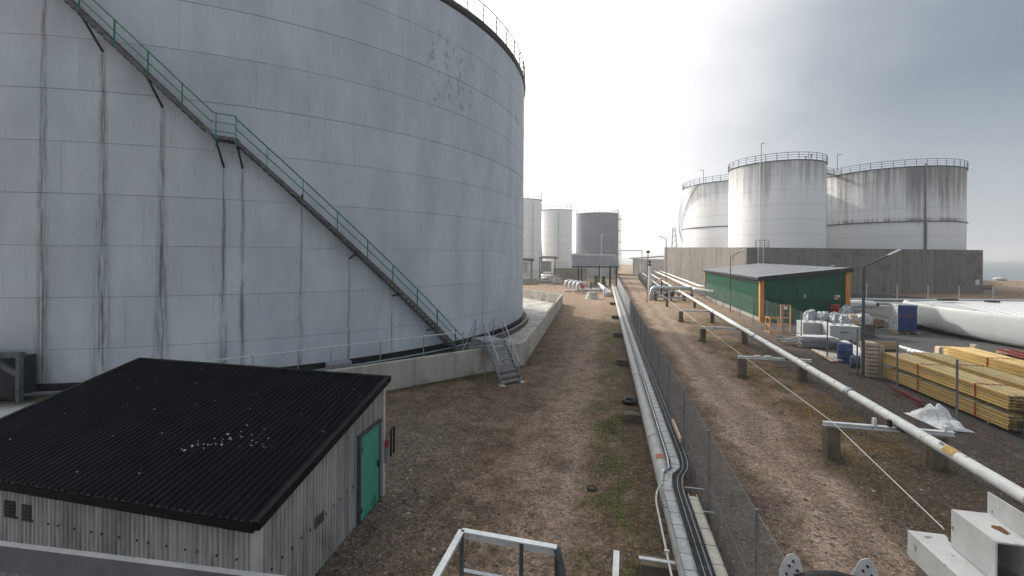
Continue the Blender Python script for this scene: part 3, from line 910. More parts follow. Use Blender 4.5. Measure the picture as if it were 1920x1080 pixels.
# ================================================================== lane: grey pipe, cable trays, fence
ORD = ['nearest', 'second', 'third', 'fourth', 'fifth', 'sixth', 'seventh', 'eighth', 'ninth', 'tenth', 'eleventh', 'twelfth', 'thirteenth', 'fourteenth', 'fifteenth', 'sixteenth']
def LP(Y, o=0.0, z=0.0):
    return Vector((1.57 + .217 * Y, Y, z)) + NV * o
gp = thing('pipeline', LP(10), 'thick grey pipeline on low sleepers beside the cable trays', 'pipe')
ys = [2.0, 9, 16, 24, 32.6, 42, 54, 66, 80]
MB().tube([LP(y, 0, .50) for y in ys], .2, 18).build('pipe', 'grey_pipe', gp, True)
for y in (13.2, 20.0, 28.3, 37, 48, 60):
    MB().tube([LP(y - .05, 0, .5), LP(y + .05, 0, .5)], .215, 18).build('weld_collar', 'grey_pipe', gp, True)
def patch(Yc, a0, a1, ln, mat, rr=.203):                  # thin curved label on the pipe
    m = MB(); vs = []
    for j in range(2):
        c_ = LP(Yc + (j - .5) * ln, 0, .5)
        for i in range(6):
            an = a0 + (a1 - a0) * i / 5
            vs.append(c_ + NV * (rr * math.cos(an)) + Vector((0, 0, rr * math.sin(an))))
    m.add(vs, [(i, i + 1, i + 7, i + 6) for i in range(5)])
    return m.build('label', mat, gp, True)
patch(11.75, R(70), R(125), .28, 'label_orange')
patch(10.85, R(60), R(105), .34, 'white_paint')
for i, (Y, hh) in enumerate(((8.15, .42), (15.9, .36), (24.2, .32), (32.6, .32), (42, .32), (54, .32))):
    s_ = thing('pipe_sleeper', LP(Y, -.2), 'weathered concrete sleeper under the grey pipeline, %s from the bottom of the picture' % ORD[i].replace('nearest', 'first'), 'sleeper', 'sleepers under the grey pipeline')
    m = MB()
    m.bar(LP(Y, -.82, .15), LP(Y, .55, .15), .32, .3)
    m.build('block', 'concrete_post', s_, bevel=.02)
    MB().bar(LP(Y, -.84, .31), LP(Y, .62, .31), .08, .03).build('rail', 'galv_dark' if i else 'pale_galv', s_)
    MB().box(LP(Y, 0, .32), (.3, .14, .1), RB).build('shoe', 'galv_dark', s_)
    if i < 4:
        MB().bar(LP(Y, .52, 0), LP(Y, .52, .78), .05, .05).build('tray_post', 'galv', s_)
# trays
def tray(name, path, w, label, mat, cat, rung=.42):
    t_ = thing(name, path[0], label, cat)
    up = Vector((0, 0, 1))
    for side in (-1, 1):
        m = MB()
        off = []
        for i, p in enumerate(path):
            d = (path[min(i + 1, len(path) - 1)] - path[max(i - 1, 0)]).normalized()
            off.append(p + d.cross(up) * (w / 2 * side))
        for a, b in zip(off, off[1:]):
            m.bar(a + up * .03, b + up * .03, .008, .07)
        m.build('side_rail', mat, t_)
    m = MB()
    for a, b in zip(path, path[1:]):
        m.bar(a, b, w, .006)
    m.build('tray_bed', mat, t_)
    k = 0
    for a, b in zip(path, path[1:]):
        L = (b - a).length
        d = (b - a).normalized()
        s = .1
        while s < L and k < 140:
            q = a + d * s + up * .075
            MB().bar(q - d.cross(up) * (w / 2 + .01), q + d.cross(up) * (w / 2 + .01), .010, .006).build('cross_bar', 'galv_dark', t_)
            s += rung * (1 + (q.y > 30) * 2)
            k += 1
    return t_
pa = [LP(2.2, -.07, .80), LP(10.0, -.07, .80), LP(10.55, .03, .80), LP(10.9, .27, .80), LP(11.3, .30, .80), LP(28, .30, .80), LP(76, .30, .80)]
tr1 = tray('cable_tray', pa, .20, 'long galvanised cable tray beside the grey pipeline, jogging sideways', 'tray_grey', 'cable tray')
def path_at(o_far, o_near, z):
    return [LP(2.0, o_near, z), LP(9.9, o_near, z), LP(10.45, o_near + .07, z), LP(10.95, o_far - .06, z), LP(11.5, o_far, z), LP(28, o_far, z), LP(76, o_far, z)]
cab = thing('cable_bundle', LP(8, .3, .8), 'bundle of black cables bending round the jog beside the fence', 'cables')
for i in range(9):
    f_, n_ = .44 + .028 * i, .08 + .026 * i
    MB().tube(bend(path_at(f_, n_, .82 + .012 * (i % 3)), .4, 4), .0125, 6).build('cable', 'rubber' if i not in (3, 7) else 'galv', cab, True)
for y in (9.2, 10.1, 11.9):
    MB().bar(LP(y, -.22 if y < 11 else .15, .77), LP(y, .78, .77), .04, .03).build('support_bar', 'galv', cab)
for y in list(range(3, 9)) + list(range(13, 44, 2)):
    MB().bar(LP(y, .05 if y < 10 else .40, .85), LP(y, .34 if y < 10 else .72, .85), .015, .006).build('cable_tie', 'black_steel', cab)
pb = [LP(2.0, .43, .80), LP(9.7, .43, .80)]
tr2 = tray('cable_tray', pb, .17, 'short cream cable tray against the fence at the bottom of the picture', 'tray_cream', 'cable tray', .5)
MB().tube([LP(2.0, .33, .74), LP(9.7, .33, .74)], .035, 8).build('duct', 'blue_rail', cab, True)
con = thing('conduit', LP(10, .2, .7), 'thin pale conduit crossing over the grey pipeline at the jog', 'conduit')
cp = [LP(2.0, -.36, .66), LP(9.6, -.36, .66), LP(9.9, -.30, .74), LP(10.4, -.02, .79), LP(11.0, .12, .78), LP(11.6, .16, .78), LP(30, .16, .78), LP(76, .16, .78)]
MB().tube(bend(cp, .12, 3), .021, 8).build('tube', 'pale_galv', con, True)
for y in (7.9, 13.6, 19.5, 26):
    MB().box(LP(y, -.36 if y < 9 else .16, .67 if y < 9 else .78), (.09, .04, .07), -RB).build('clip', 'pale_galv', con)
pk = thing('plank', LP(13.0, .78), 'short grey board standing on edge against the fence beside the cables', 'plank')
MB().bar(LP(12.3, .62, .95), LP(13.7, .62, .95), .05, .16).build('board', 'wood_pale', pk)
MB().bar(LP(12.5, .62, 0), LP(12.5, .62, .9), .1, .1).build('stake', 'wood_old', pk)
# wire mesh fences
def mesh_fence(name, pts, h, r, pitch, label, wire='wire_grey', posts=True, top=True, lift=.05, pr=.03):
    f_ = thing(name, pts[0], label, 'fence')
    if posts:
        for p in pts:
            MB().tube([p, p + Vector((0, 0, h + .02))], pr, 8).build('post', 'post_grey', f_, True)
    m = MB()
    for a, b in zip(pts, pts[1:]):
        d = (b - a)
        d.z = 0
        L = d.length
        d.normalize()
        nr = Vector((-d.y, d.x, 0)) * r
        hh = h - lift
        for fam in (0, 1):
            k = -hh
            while k < L:
                s0, s1 = max(k, 0), min(k + hh, L)
                if s1 - s0 > .02:
                    z0, z1 = s0 - k, s1 - k
                    if fam:
                        z0, z1 = hh - z0, hh - z1
                    p0, p1 = a + d * s0 + Vector((0, 0, z0 + lift)), a + d * s1 + Vector((0, 0, z1 + lift))
                    e = Vector((0, 0, r))
                    e2 = d * r
                    m.add([p0 + e, p0 - e * .6 + nr, p0 - e * .6 - nr, p1 + e, p1 - e * .6 + nr, p1 - e * .6 - nr], [(0, 1, 4, 3), (1, 2, 5, 4), (2, 0, 3, 5)])
                k += pitch
    w_ = m.build('wire_mesh', wire, f_)
    w_['kind'] = 'stuff'
    if top:
        for z in (h - .02, h * .5, lift + .03):
            MB().tube([p + Vector((0, 0, z)) for p in pts], .004, 5).build('line_wire', wire, f_)
    return f_
fy = [3.6] + [6.55 + 2.88 * i for i in range(25)]
mesh_fence('mesh_fence', [LP(y, .72) for y in fy[:12]], 2.40, .0016, .075, 'grey wire mesh fence between the cable trays and the dirt track')
mesh_fence('mesh_fence', [LP(y, .72) for y in fy[11:]], 2.40, .0024, .13, 'far run of grey wire mesh fence leading to the striped canopy', posts=True)
# odd bits on the left lot
ty = P(1181, 756)
m = MB()
m.tube(arc((ty.x, ty.y), .24, 0, 2 * math.pi * 19 / 20, 19, .09), .085, 10, closed=True)
tag(m.build('tyre', 'rubber', smooth=True, at_base=ty), 'small black tyre lying on the moss beside the grey pipeline', 'tyre')
dc = P(1110, 917)
m = MB()
m.lathe(dc, [(.01, .03), (.07, .035), (.10, .02), (.13, .045), (.145, .0)], 14)
tag(m.build('drain_cover', 'black_steel', smooth=True, at_base=dc), 'small round black drain cover in the mossy ground', 'cover')
pc = P(1110, 560)
m = MB()
m.lathe(pc, [(1.0, 0), (.92, .1), (.62, .95), (.52, .97), (.40, .9), (.01, .88)], 24)
tag(m.build('concrete_cone', 'concrete_pale', smooth=True, at_base=pc), 'pale concrete manhole cone standing on the sandy ground', 'manhole')

# ================================================================== right-hand white pipeline on supports
def RPX(Y):
    return 11.5 + .2545 * (Y - 12.1)
rp = thing('pipeline', (RPX(20), 20, 0), 'long white pipeline with flaking paint on raised supports along the track', 'pipe')
MB().tube([Vector((RPX(y), y, 1.25)) for y in (3, 9, 16, 24, 34, 46, 60, 90, 140, 220)], .145, 16).build('pipe', 'white_pipe', rp, True)
for y in (15.6, 26.5, 38, 49):
    a, b = Vector((RPX(y - .12), y - .12, 1.25)), Vector((RPX(y + .12), y + .12, 1.25))
    MB().tube([a, b], .185, 16).build('collar', 'galv', rp, True)
for y in (6.3, 8.7, 11.6, 13.9, 17.8, 20.1, 22.6, 25.0, 29.2, 32.0, 35.1, 41, 44, 53):
    MB().tube([Vector((RPX(y - .012), y - .012, 1.25)), Vector((RPX(y + .012), y + .012, 1.25))], .1485, 16).build('weld_ring', 'grey_pipe', rp, True)
m = MB(); vs = []
yc = 10.75
for j in range(2):
    for i in range(6):
        an = R(60 + 22 * i)
        y = yc + (j - .5) * .34
        vs.append(Vector((RPX(y), y, 1.25)) + NV * (.158 * math.cos(an)) + Vector((0, 0, .158 * math.sin(an))))
m.add(vs, [(i, i + 1, i + 7, i + 6) for i in range(5)])
m.build('paint_mark', 'beam_yellow', rp, True)
tag(rp, 'long white pipeline with flaking paint on raised supports along the track', 'pipe')
sup = [(9.95, 13.25), (11.9, 22.0), (13.9, 31.0), (16.1, 40.6)]
for i, (X, Y) in enumerate(sup):
    a = Vector((X, Y, 0))
    s_ = thing('pipe_support', a, 'concrete legged support with white cross beam under the white pipeline, %s from the camera' % ORD[i], 'support', 'supports along the white pipeline')
    b = a + NV * 2.75
    hh = .98
    for q in (a, b):
        MB().box(q + Vector((0, 0, hh / 2 - .1)), (.36, .36, hh + .2), -RB).build('leg', 'concrete_post', s_, bevel=.02)
    m = MB()
    e0, e1 = a - NV * .22 + Vector((0, 0, hh + .05)), b + NV * .42 + Vector((0, 0, hh + .05))
    m.bar(e0, e1, .012, .11)
    m.bar(e0 + Vector((0, 0, .055)), e1 + Vector((0, 0, .055)), .13, .014)
    m.bar(e0 - Vector((0, 0, .055)), e1 - Vector((0, 0, .055)), .13, .014)
    m.build('cross_beam', 'white_pipe', s_)
    for u, hgt in (((1.15, .22), (1.55, .2), (2.02, .10), (2.95, .14)) if i == 0 else ((.7, .06), (1.2, .07), (2.4, .07))):
        MB().box(a + NV * u + Vector((0, 0, hh + .115 + hgt / 2)), (.07 if i == 0 else .3, .12, hgt), -RB).build('pipe_shoe', 'white_pipe' if u != 1.55 else 'black_steel', s_)
    yy = Y - .6
    MB().box(Vector((RPX(yy), yy, hh + .09)), (.2, .2, .06), -RB).build('saddle', 'galv_dark', s_)
for i, Y in enumerate((52, 66, 78, 92, 108, 126, 150)):
    a = Vector((RPX(Y), Y, 0))
    s_ = thing('trestle', a, 'dark trestle under the far part of the white pipeline, %s beyond the valve manifold' % ORD[i].replace('nearest', 'first'), 'trestle', 'far trestles of the white pipeline')
    for o in (-2.6, .6):
        MB().box(a + NV * o + Vector((0, 0, .55)), (.3, .3, 1.1), -RB).build('leg', 'concrete_post', s_)
    MB().bar(a - NV * 2.9 + Vector((0, 0, 1.06)), a + NV * 1.0 + Vector((0, 0, 1.06)), .16, .12).build('cross_beam', 'galv', s_)
# white wire strung along the posts
wr = [P(1770, 992, .82)] + [Vector((X, Y, 1.12)) for X, Y in sup] + [Vector((19.6, 56, 1.2))]
tag(MB().tube(wr, .011, 6).build('guard_wire', 'white_paint', at_base=wr[1]), 'thin white wire strung along the tops of the pipe supports', 'wire')

# ------------------------------------------------------------------ anchor in the right foreground
ak = thing('anchor_block', P(1735, 1060), 'white painted concrete and steel anchor block in the bottom right corner', 'anchor')
a0 = P(1701, 993, .75); a0.z = 0
def ap(u, v, z):
    return a0 + NV * u - DV * v + Vector((0, 0, z))
def prism(u0, u1, v0, v1, z0, z1):
    m = MB()
    m.ext([ap(u0, v0, z0), ap(u1, v0, z0), ap(u1, v0, z1), ap(u0, v0, z1)], -DV * (v1 - v0))
    return m
prism(0, .62, 0, 3.4, .24, .75).build('base_beam', 'white_dirty', ak, bevel=.015)
prism(.10, 1.5, .1, 3.4, -.1, .24).build('footing', 'concrete_old', ak, bevel=.02)
m = MB()                                                  # hollow white channel lying open end to the viewer
u0, u1, v0, v1 = .47, 1.02, .40, 1.34
for q in ((u0, u0 + .03, .77, 1.46), (u1 - .03, u1, .77, 1.46), (u0 + .03, u1 - .03, 1.43, 1.458)):
    m.ext([ap(q[0], v0, q[2]), ap(q[1], v0, q[2]), ap(q[1], v0, q[3]), ap(q[0], v0, q[3])], -DV * (v1 - v0))
m.ext([ap(u0 + .03, v0 + .05, .77), ap(u1 - .03, v0 + .05, .77), ap(u1 - .03, v0 + .05, 1.43), ap(u0 + .03, v0 + .05, 1.43)], -DV * .03)
m.build('channel', 'white_dirty', ak)
prism(.64, 2.4, .3, 3.4, .24, .70).build('side_beam', 'concrete_post', ak, bevel=.02)
prism(1.03, 1.055, .40, 2.6, 1.0, 1.86).build('plate', 'white_dirty', ak)
prism(1.12, 2.3, .5, 2.8, 1.40, 1.54).build('rear_flange', 'white_dirty', ak)
m = MB()
rs = random.Random(3)
pts = [ap(.84 + .10 * math.cos(i * .7) * rs.uniform(.5, 1.2), .95 + .16 * math.sin(i * .7) * rs.uniform(.6, 1.2), 1.463) for i in range(9)]
m.ext(pts, (0, 0, .004))
m.build('rust_patch', 'rust', ak)
prism(.55, .66, .2, 3.0, .752, .80).build('moss_joint', 'wood_old', ak)

# ------------------------------------------------------------------ metalwork of the platform underfoot
gb = thing('guard_rail', at(200, 1060, 1.8) * 1.0, 'blurred grey steel guard rail across the bottom left corner', 'rail')
b0, b1 = P(-260, 1012, 4.9), P(560, 1118, 4.9)
m = MB()
m.bar(b0, b1, .012, .10)
dn = (b1 - b0).normalized().cross(Vector((0, 0, 1)))
for z in (-.05, .05):
    m.bar(b0 - dn * .008 + Vector((0, 0, z)), b1 - dn * .008 + Vector((0, 0, z)), .026, .010)
m.build('rail', 'galv_mid', gb)
for t_ in (.05, .95):
    q = b0.lerp(b1, t_)
    MB().bar(q - dn * -.05 + Vector((0, 0, -1.0)), q - dn * -.05 + Vector((0, 0, .0)), .06, .06).build('post', 'galv_dark', gb)
MB().bar(P(-260, 1100, 4.74), P(330, 1130, 4.74), .05, .05).build('lower_rail', 'galv_dark', gb)
ph = thing('platform_handrail', P(950, 1010, 3.4), 'grey flat steel handrail of an access stair at the bottom centre', 'handrail')
ZR = 3.4
q0, q1, q2, q3 = P(866, 994, ZR), P(1044, 1026, ZR), P(800, 1112, ZR), P(1062, 1112, ZR - .35)
for a, b in ((q2, q0), (q0, q1)):
    m = MB(); m.bar(a, b, .062, .012); m.bar(a - Vector((0, 0, .04)), b - Vector((0, 0, .04)), .012, .08)
    m.build('top_rail', 'pale_galv', ph)
MB().bar(q1, q1 + (q3 - q1) * 1.6, .05, .05).build('top_rail', 'galv_dark', ph)
mid_ = q0.lerp(q1, .64)
for q in (q0, mid_, q1):
    MB().bar(q - Vector((0, 0, .02)), q - Vector((0, 0, 2.6)), .055, .04).build('post', 'galv_dark', ph)
MB().bar(P(864, 1070, ZR - .5), P(975, 1092, ZR - .5), .05, .03).build('knee_rail', 'galv', ph)
MB().bar(q0 - Vector((0, 0, 2.6)), q1 - Vector((0, 0, 2.6)), .5, .04).build('tread', 'galv', ph)
for q in (q0, q1):
    MB().bar(q - Vector((0, 0, 3.39)), q - Vector((0, 0, 2.5)), .05, .05).build('leg', 'galv_dark', ph)
p2 = thing('handrail_end', P(1155, 1034, ZR), 'short grey handrail end standing up at the bottom, right of centre', 'handrail')
e0, e1 = P(1156, 1033, ZR), P(1150, 1190, ZR)
m = MB(); m.bar(e0, e1, .055, .012); m.bar(e0 - Vector((.02, 0, .05)), e1 - Vector((.02, 0, .05)), .012, .10)
m.build('top_rail', 'pale_galv', p2)
MB().bar(e0 - Vector((0, 0, .02)), e0 - Vector((0, 0, ZR)), .05, .04).build('post', 'galv_dark', p2)
br = thing('roller_bracket', P(1550, 1090, 3.4), 'two galvanised bracket plates holding a black roller at the bottom edge', 'bracket')
for px, py in ((1487, 1088), (1626, 1098)):
    c_ = P(px, py, 3.35)
    w = .105
    pts = [(-w, -.25), (w, -.25), (w, .02), (.045, .20), (.0, .235), (-.05, .20), (-w, .05)]
    ax = Vector((.86, -.5, 0))
    MB().ext([c_ + ax * x + Vector((0, 0, z)) for x, z in pts], Vector((.006, .010, 0))).build('plate', 'pale_galv', br)
    for x, z in ((-.03, .12), (.03, .10), (-.05, .04), (.05, .02), (0, .17)):
        MB().tube([c_ + ax * x + Vector((-.006, -.012, z)), c_ + ax * x + Vector((0, 0, z))], .010, 8).build('bolt', 'black_steel', br)
    MB().bar(c_ + ax * -w + Vector((0, 0, .0)), c_ + ax * w + Vector((0, 0, -.02)), .06, .02).build('foot', 'galv', br)
    MB().bar(c_ - Vector((0, 0, 3.35)), c_ - Vector((0, 0, .2)), .08, .08).build('post', 'galv_dark', br)
MB().tube([P(1500, 1100, 3.35), P(1530, 1092, 3.40), P(1570, 1092, 3.42), P(1615, 1104, 3.37)], .085, 16).build('roller', 'rubber', br, True)

# ================================================================== other tanks
def make_tank(c, r, h, label, shell, rail_mat, courses=8, girder=None, dome=.6, seg=72, nposts=30, group=None, rail_h=1.2, rise=0.0):
    c = Vector(c)
    t_ = thing('storage_tank', c, label, 'tank', group)
    for i in range(courses):
        z0, z1 = h * i / courses + .01, h * (i + 1) / courses - .01
        lap = .012 * (i % 2)
        MB().lathe(c, [(r - .05, z0), (r - lap, z0 + .003), (r - lap - .006, z1 - .003), (r - .05, z1)], seg).build('shell_course', shell, t_, True)
    MB().lathe(c, [(r - .04, 0), (r - .04, h - .05)], seg).build('shell_core', 'black_steel', t_, True)
    MB().lathe(c, [(r - .03, h), (r * .6, h + dome * .65), (.01, h + dome)], seg).build('roof', 'tank_white', t_, True)
    MB().lathe(c, [(r - .02, h - .18), (r + .16, h - .12), (r + .18, h - .02), (r - .02, h)], seg).build('rim_girder', rail_mat, t_, True)
    if girder:
        MB().lathe(c, [(r - .02, girder - .12), (r + .22, girder - .06), (r + .22, girder + .02), (r - .02, girder + .10)], seg).build('wind_girder', 'galv_dark', t_, True)
    p0 = MB().tube([c + Vector((r + .1, 0, h - .05)), c + Vector((r + .1, 0, h + rail_h))], .05, 5).build('rail_post', rail_mat, t_)
    for j in range(1, nposts):
        share(p0, t_, rz=2 * math.pi * j / nposts)
    for zz in (rail_h, rail_h * .66, rail_h * .33):
        MB().tube(arc(c, r + .1, 0, 2 * math.pi * (seg - 1) / seg, seg - 1, h + zz), .05 if zz == rail_h else .034, 5, closed=True).build('guard_rail', rail_mat, t_, True)
    return t_
MT, MR = Vector((49.8, 80.9, 0)), 7.87
tm = make_tank(MT, MR, 23.0, 'tall stained white tank standing in front of the other two on the right', 'stained_tank', 'blue_rail', 9, None, .5, 72, 30)
LT, LR = Vector((54.0, 102.7, 0)), 12.0
tl = make_tank(LT, LR, 22.9, 'white tank with curving outer stair, left of the three behind the concrete wall', 'stained_tank_light', 'blue_rail', 9, 12.9, 1.0, 96, 46)
RT, RR_ = Vector((77.5, 88.9, 0)), 11.8
tr_ = make_tank(RT, RR_, 23.0, 'broad white tank black with algae at the top, far right behind the wall', 'stained_tank_dark', 'blue_rail', 9, 12.9, 1.0, 96, 46)
def side_pipe(t_, c, r, px, z0, z1, rad, mat, name='riser_pipe'):
    d = ray(px, 478)
    a = math.atan2(c.y, c.x)
    # sight line meets the shell
    A_, B_, C_ = d.x ** 2 + 1, -2 * (d.x * c.x + c.y), c.x ** 2 + c.y ** 2 - (r + .18) ** 2
    s = (-B_ - math.sqrt(max(B_ * B_ - 4 * A_ * C_, 0))) / (2 * A_)
    p = Vector((d.x * s, s, 0))
    MB().tube([p + Vector((0, 0, z0)), p + Vector((0, 0, z1))], rad, 8).build(name, mat, t_, True)
    return p
side_pipe(tm, MT, MR, 1424, 0, 23.0, .06, 'white_paint')
pl_ = side_pipe(tm, MT, MR, 1431, 0, 23, .04, 'pale_galv')
side_pipe(tr_, RT, RR_, 1734.5, 0, 23.3, .13, 'galv_dark')
side_pipe(tr_, RT, RR_, 1737, 0, 12.6, .10, 'galv')
def lamp_head(par, p, dx, mat='galv_dark'):
    MB().bar(p, p + Vector((dx, 0, .05)), .12, .10).build('lamp_head', mat, par)
def tank_lamp(par, px, py_top, Y, h0, dx):
    p = at(px, py_top, Y)
    MB().tube([Vector((p.x, p.y, h0)), p], .06, 6).build('lamp_pole', 'galv_dark', par)
    lamp_head(par, p, dx)
tank_lamp(tm, 1427.5, 269, 76.5, 22.9, .6)
tank_lamp(tl, 1319, 319, 98, 22.8, -.9)
tank_lamp(tr_, 1570, 290, 84, 22.9, 1.0)
for px, hh in ((1511, 1.5), (1521, 1.9), (1452, .5)):     # fittings on the roof of the middle tank
    q = at(px, 300, 77)
    MB().lathe(Vector((q.x, q.y, 22.9)), [(.16, 0), (.18, .5), (.08, .6), (.08, hh - .2), (.26, hh - .15), (.2, hh), (.01, hh)], 10).build('roof_vent', 'black_steel', tm, True)
# outer stair of the left tank
def lst(z):
    return R(-160 - (23 - z) * 4.75)
def lon(r, z, dz=0.0):
    a = lst(z)
    return Vector((LT.x + r * math.cos(a), LT.y + r * math.sin(a), z + dz))
ls = None
for r_ in (LR + .1, LR + .95):
    m = MB()
    pts = [lon(r_, 3 + 20 * i / 40) for i in range(41)]
    for a, b in zip(pts, pts[1:]):
        m.bar(a, b, .04, .24)
    q = m.build('staircase' if ls is None else 'stringer', 'pale_galv', ls or tl)
    ls = ls or q
m = MB()
for i in range(84):
    z = 3.1 + 20 * i / 85
    m.bar(lon(LR + .1, z), lon(LR + .95, z), .24, .04)
m.build('treads', 'galv', ls)['kind'] = 'stuff'
for dz in (1.1, .55):
    MB().tube([lon(LR + .97, 3 + 20 * i / 40, dz) for i in range(41)], .03, 5).build('handrail', 'galv', ls)
for i in range(22):
    z = 3 + 20 * i / 21
    MB().tube([lon(LR + .97, z), lon(LR + .97, z, 1.1)], .025, 5).build('rail_post', 'galv', ls)
# gangway between two tank tops
gw = thing('gangway', (60, 81, 22.9), 'short railed gangway bridging the middle and right tank tops', 'gangway')
g0, g1 = MT + Vector((MR - .5, 1.0, 22.85)), RT + Vector((-RR_ + .8, -1.6, 22.85))
MB().bar(g0, g1, 1.0, .16).build('deck', 'galv', gw)
gd = (g1 - g0).normalized().cross(Vector((0, 0, 1)))
for s in (-.5, .5):
    for dz in (.5, 1.1):
        MB().tube([g0 + gd * s + Vector((0, 0, dz)), g1 + gd * s + Vector((0, 0, dz))], .035, 5).build('rail', 'blue_rail', gw)
    for i in range(5):
        q = g0.lerp(g1, i / 4) + gd * s
        MB().tube([q, q + Vector((0, 0, 1.1))], .03, 5).build('post', 'blue_rail', gw)

# concrete wall in front of those tanks
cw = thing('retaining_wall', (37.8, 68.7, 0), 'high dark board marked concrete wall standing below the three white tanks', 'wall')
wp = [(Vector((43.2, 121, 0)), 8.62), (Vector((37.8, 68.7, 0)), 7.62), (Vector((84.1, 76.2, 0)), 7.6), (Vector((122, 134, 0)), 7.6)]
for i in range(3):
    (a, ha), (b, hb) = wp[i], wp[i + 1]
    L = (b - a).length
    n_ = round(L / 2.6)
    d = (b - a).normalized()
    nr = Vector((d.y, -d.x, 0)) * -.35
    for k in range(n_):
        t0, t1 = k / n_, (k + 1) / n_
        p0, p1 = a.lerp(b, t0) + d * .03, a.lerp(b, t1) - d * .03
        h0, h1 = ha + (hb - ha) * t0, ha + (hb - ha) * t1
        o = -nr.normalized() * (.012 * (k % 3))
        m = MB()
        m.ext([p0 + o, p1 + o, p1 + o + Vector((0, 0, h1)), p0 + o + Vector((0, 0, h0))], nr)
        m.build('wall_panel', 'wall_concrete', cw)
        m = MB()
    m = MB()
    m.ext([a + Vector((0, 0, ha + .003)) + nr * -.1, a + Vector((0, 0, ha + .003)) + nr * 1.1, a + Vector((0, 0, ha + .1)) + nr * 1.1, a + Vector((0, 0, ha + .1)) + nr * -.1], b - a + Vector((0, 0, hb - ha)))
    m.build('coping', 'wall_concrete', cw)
# ladder over that wall
def wall_y(px):
    d = ray(px, 478)
    a, b = wp[1][0], wp[2][0]
    e = b - a
    s = (a.y * d.x - a.x) / (e.x - e.y * d.x)
    return a + e * s
ld = thing('wall_ladder', wall_y(1424), 'white ladder with blue railed landing on the concrete wall', 'ladder')
l0 = wall_y(1419) + Vector((0, -.35, 0))
l1 = wall_y(1429) + Vector((0, -.35, 0))
for q in (l0, l1):
    MB().tube([q + Vector((0, 0, 4.6)), q + Vector((0, 0, 8.6))], .05, 6).build('stile', 'white_paint', ld)
for i in range(11):
    MB().tube([l0 + Vector((0, 0, 4.8 + i * .33)), l1 + Vector((0, 0, 4.8 + i * .33))], .03, 5).build('rung', 'white_paint', ld)
q0_, q1_ = wall_y(1418) + Vector((0, .2, 7.75)), wall_y(1443) + Vector((0, .2, 7.75))
MB().bar(q0_ + Vector((0, .4, 0)), q1_ + Vector((0, .4, 0)), 1.0, .08).build('landing', 'galv', ld)
for dz in (.35, .75, 1.15):
    MB().tube([q0_ + Vector((0, 0, dz)), q1_ + Vector((0, 0, dz))], .035, 5).build('rail', 'blue_rail', ld)
for i in range(4):
    q = q0_.lerp(q1_, i / 3)
    MB().tube([q, q + Vector((0, 0, 1.2))], .035, 5).build('rail_post', 'blue_rail', ld)
sg = wall_y(1832) + Vector((0, -.1, 1.95))
MB().box(sg, (.8, .05, .95), .12).build('wall_sign', 'plastic_white', at_base=sg)
tag(bpy.data.objects['wall_sign'], 'small white square sign low at the right end of the concrete wall', 'sign')

# far tanks at the centre
t1 = make_tank((3.25, 104, 0), 3.9, 19.6, 'narrow white tank just right of the big grey tank', 'tank_white', 'galv_mid', 8, None, .4, 48, 18, rail_h=1.9)
t2 = make_tank((12.0, 115, 0), 4.1, 18.3, 'white tank between its narrow white neighbour and the slate grey tank', 'tank_white', 'galv_mid', 8, None, .4, 48, 18, rail_h=1.7)
t3 = make_tank((29.8, 150, 0), 7.3, 20.8, 'slate grey domed tank with caged ladder, centre distance', 'tank_slate', 'galv_mid', 1, None, 1.5, 64, 30, rail_h=1.5)
c3 = Vector((29.8, 150, 0)) + Vector((7.3 + .5, -1.0, 0))
m = MB()
for i in range(27):
    z = 1.5 + i * .72
    m.tube(arc((c3.x, c3.y), .5, 0, 2 * math.pi * 9 / 10, 9, z), .05, 4, closed=True)
for k in range(5):
    an = k * 1.25
    m.tube([c3 + Vector((.5 * math.cos(an), .5 * math.sin(an), 1)), c3 + Vector((.5 * math.cos(an), .5 * math.sin(an), 21))], .04, 4)
m.build('ladder_cage', 'pale_galv', t3)
for z in (3, 7, 11, 15, 19):
    MB().bar(c3 + Vector((-.8, 0, z)), c3 + Vector((.4, 0, z)), .9, .3).build('ladder_landing', 'pale_galv', t3)
side_pipe(t1, Vector((3.25, 104, 0)), 3.9, 999, 0, 18.6, .05, 'galv')
side_pipe(t2, Vector((12, 115, 0)), 4.1, 1047, 0, 17.4, .05, 'galv')
m = MB()
pts = [Vector((12 + 4.35 * math.cos(R(168 + 1.6 * i)), 115 + 4.35 * math.sin(R(168 + 1.6 * i)), 13 - .5 * i)) for i in range(24)]
for a, b in zip(pts, pts[1:]):
    m.bar(a, b, .5, .12)
    m.bar(a + Vector((0, 0, .9)), b + Vector((0, 0, .9)), .06, .06)
m.build('staircase', 'galv_dark', t2)

# ------------------------------------------------------------------ pump yard below them
cn = thing('pump_canopy', (16.5, 86, 0), 'open pump canopy with grey striped corrugated roof', 'canopy')
cx0, cx1, cy0, cy1, cz0, cz1 = 11.9, 21.3, 85.0, 89.6, 4.05, 5.95
m = MB()
k = 26
vs = []
for i in range(k * 4 + 1):
    s = i / (k * 4)
    o = (0, .26, .28, .26)[i % 4]
    x = cx0 + (cx1 - cx0) * s
    vs += [(x, cy0, cz0 + o), ((x - 16.6) * 1.05 + 17.4, cy1, cz1 + o)]
m.add(vs, [(2 * i, 2 * i + 2, 2 * i + 3, 2 * i + 1) for i in range(k * 4)])
m.build('roof', 'canopy_grey', cn)
m = MB(); m.bar((cx0, cy0 - .05, cz0 - .05), (cx1, cy0 - .05, cz0 - .05), .1, .28); m.build('fascia', 'black_steel', cn)
MB().bar((12.4, cy1, cz1 + .16), (22.4, cy1, cz1 + .16), .2, .1).build('ridge_cap', 'galv', cn)
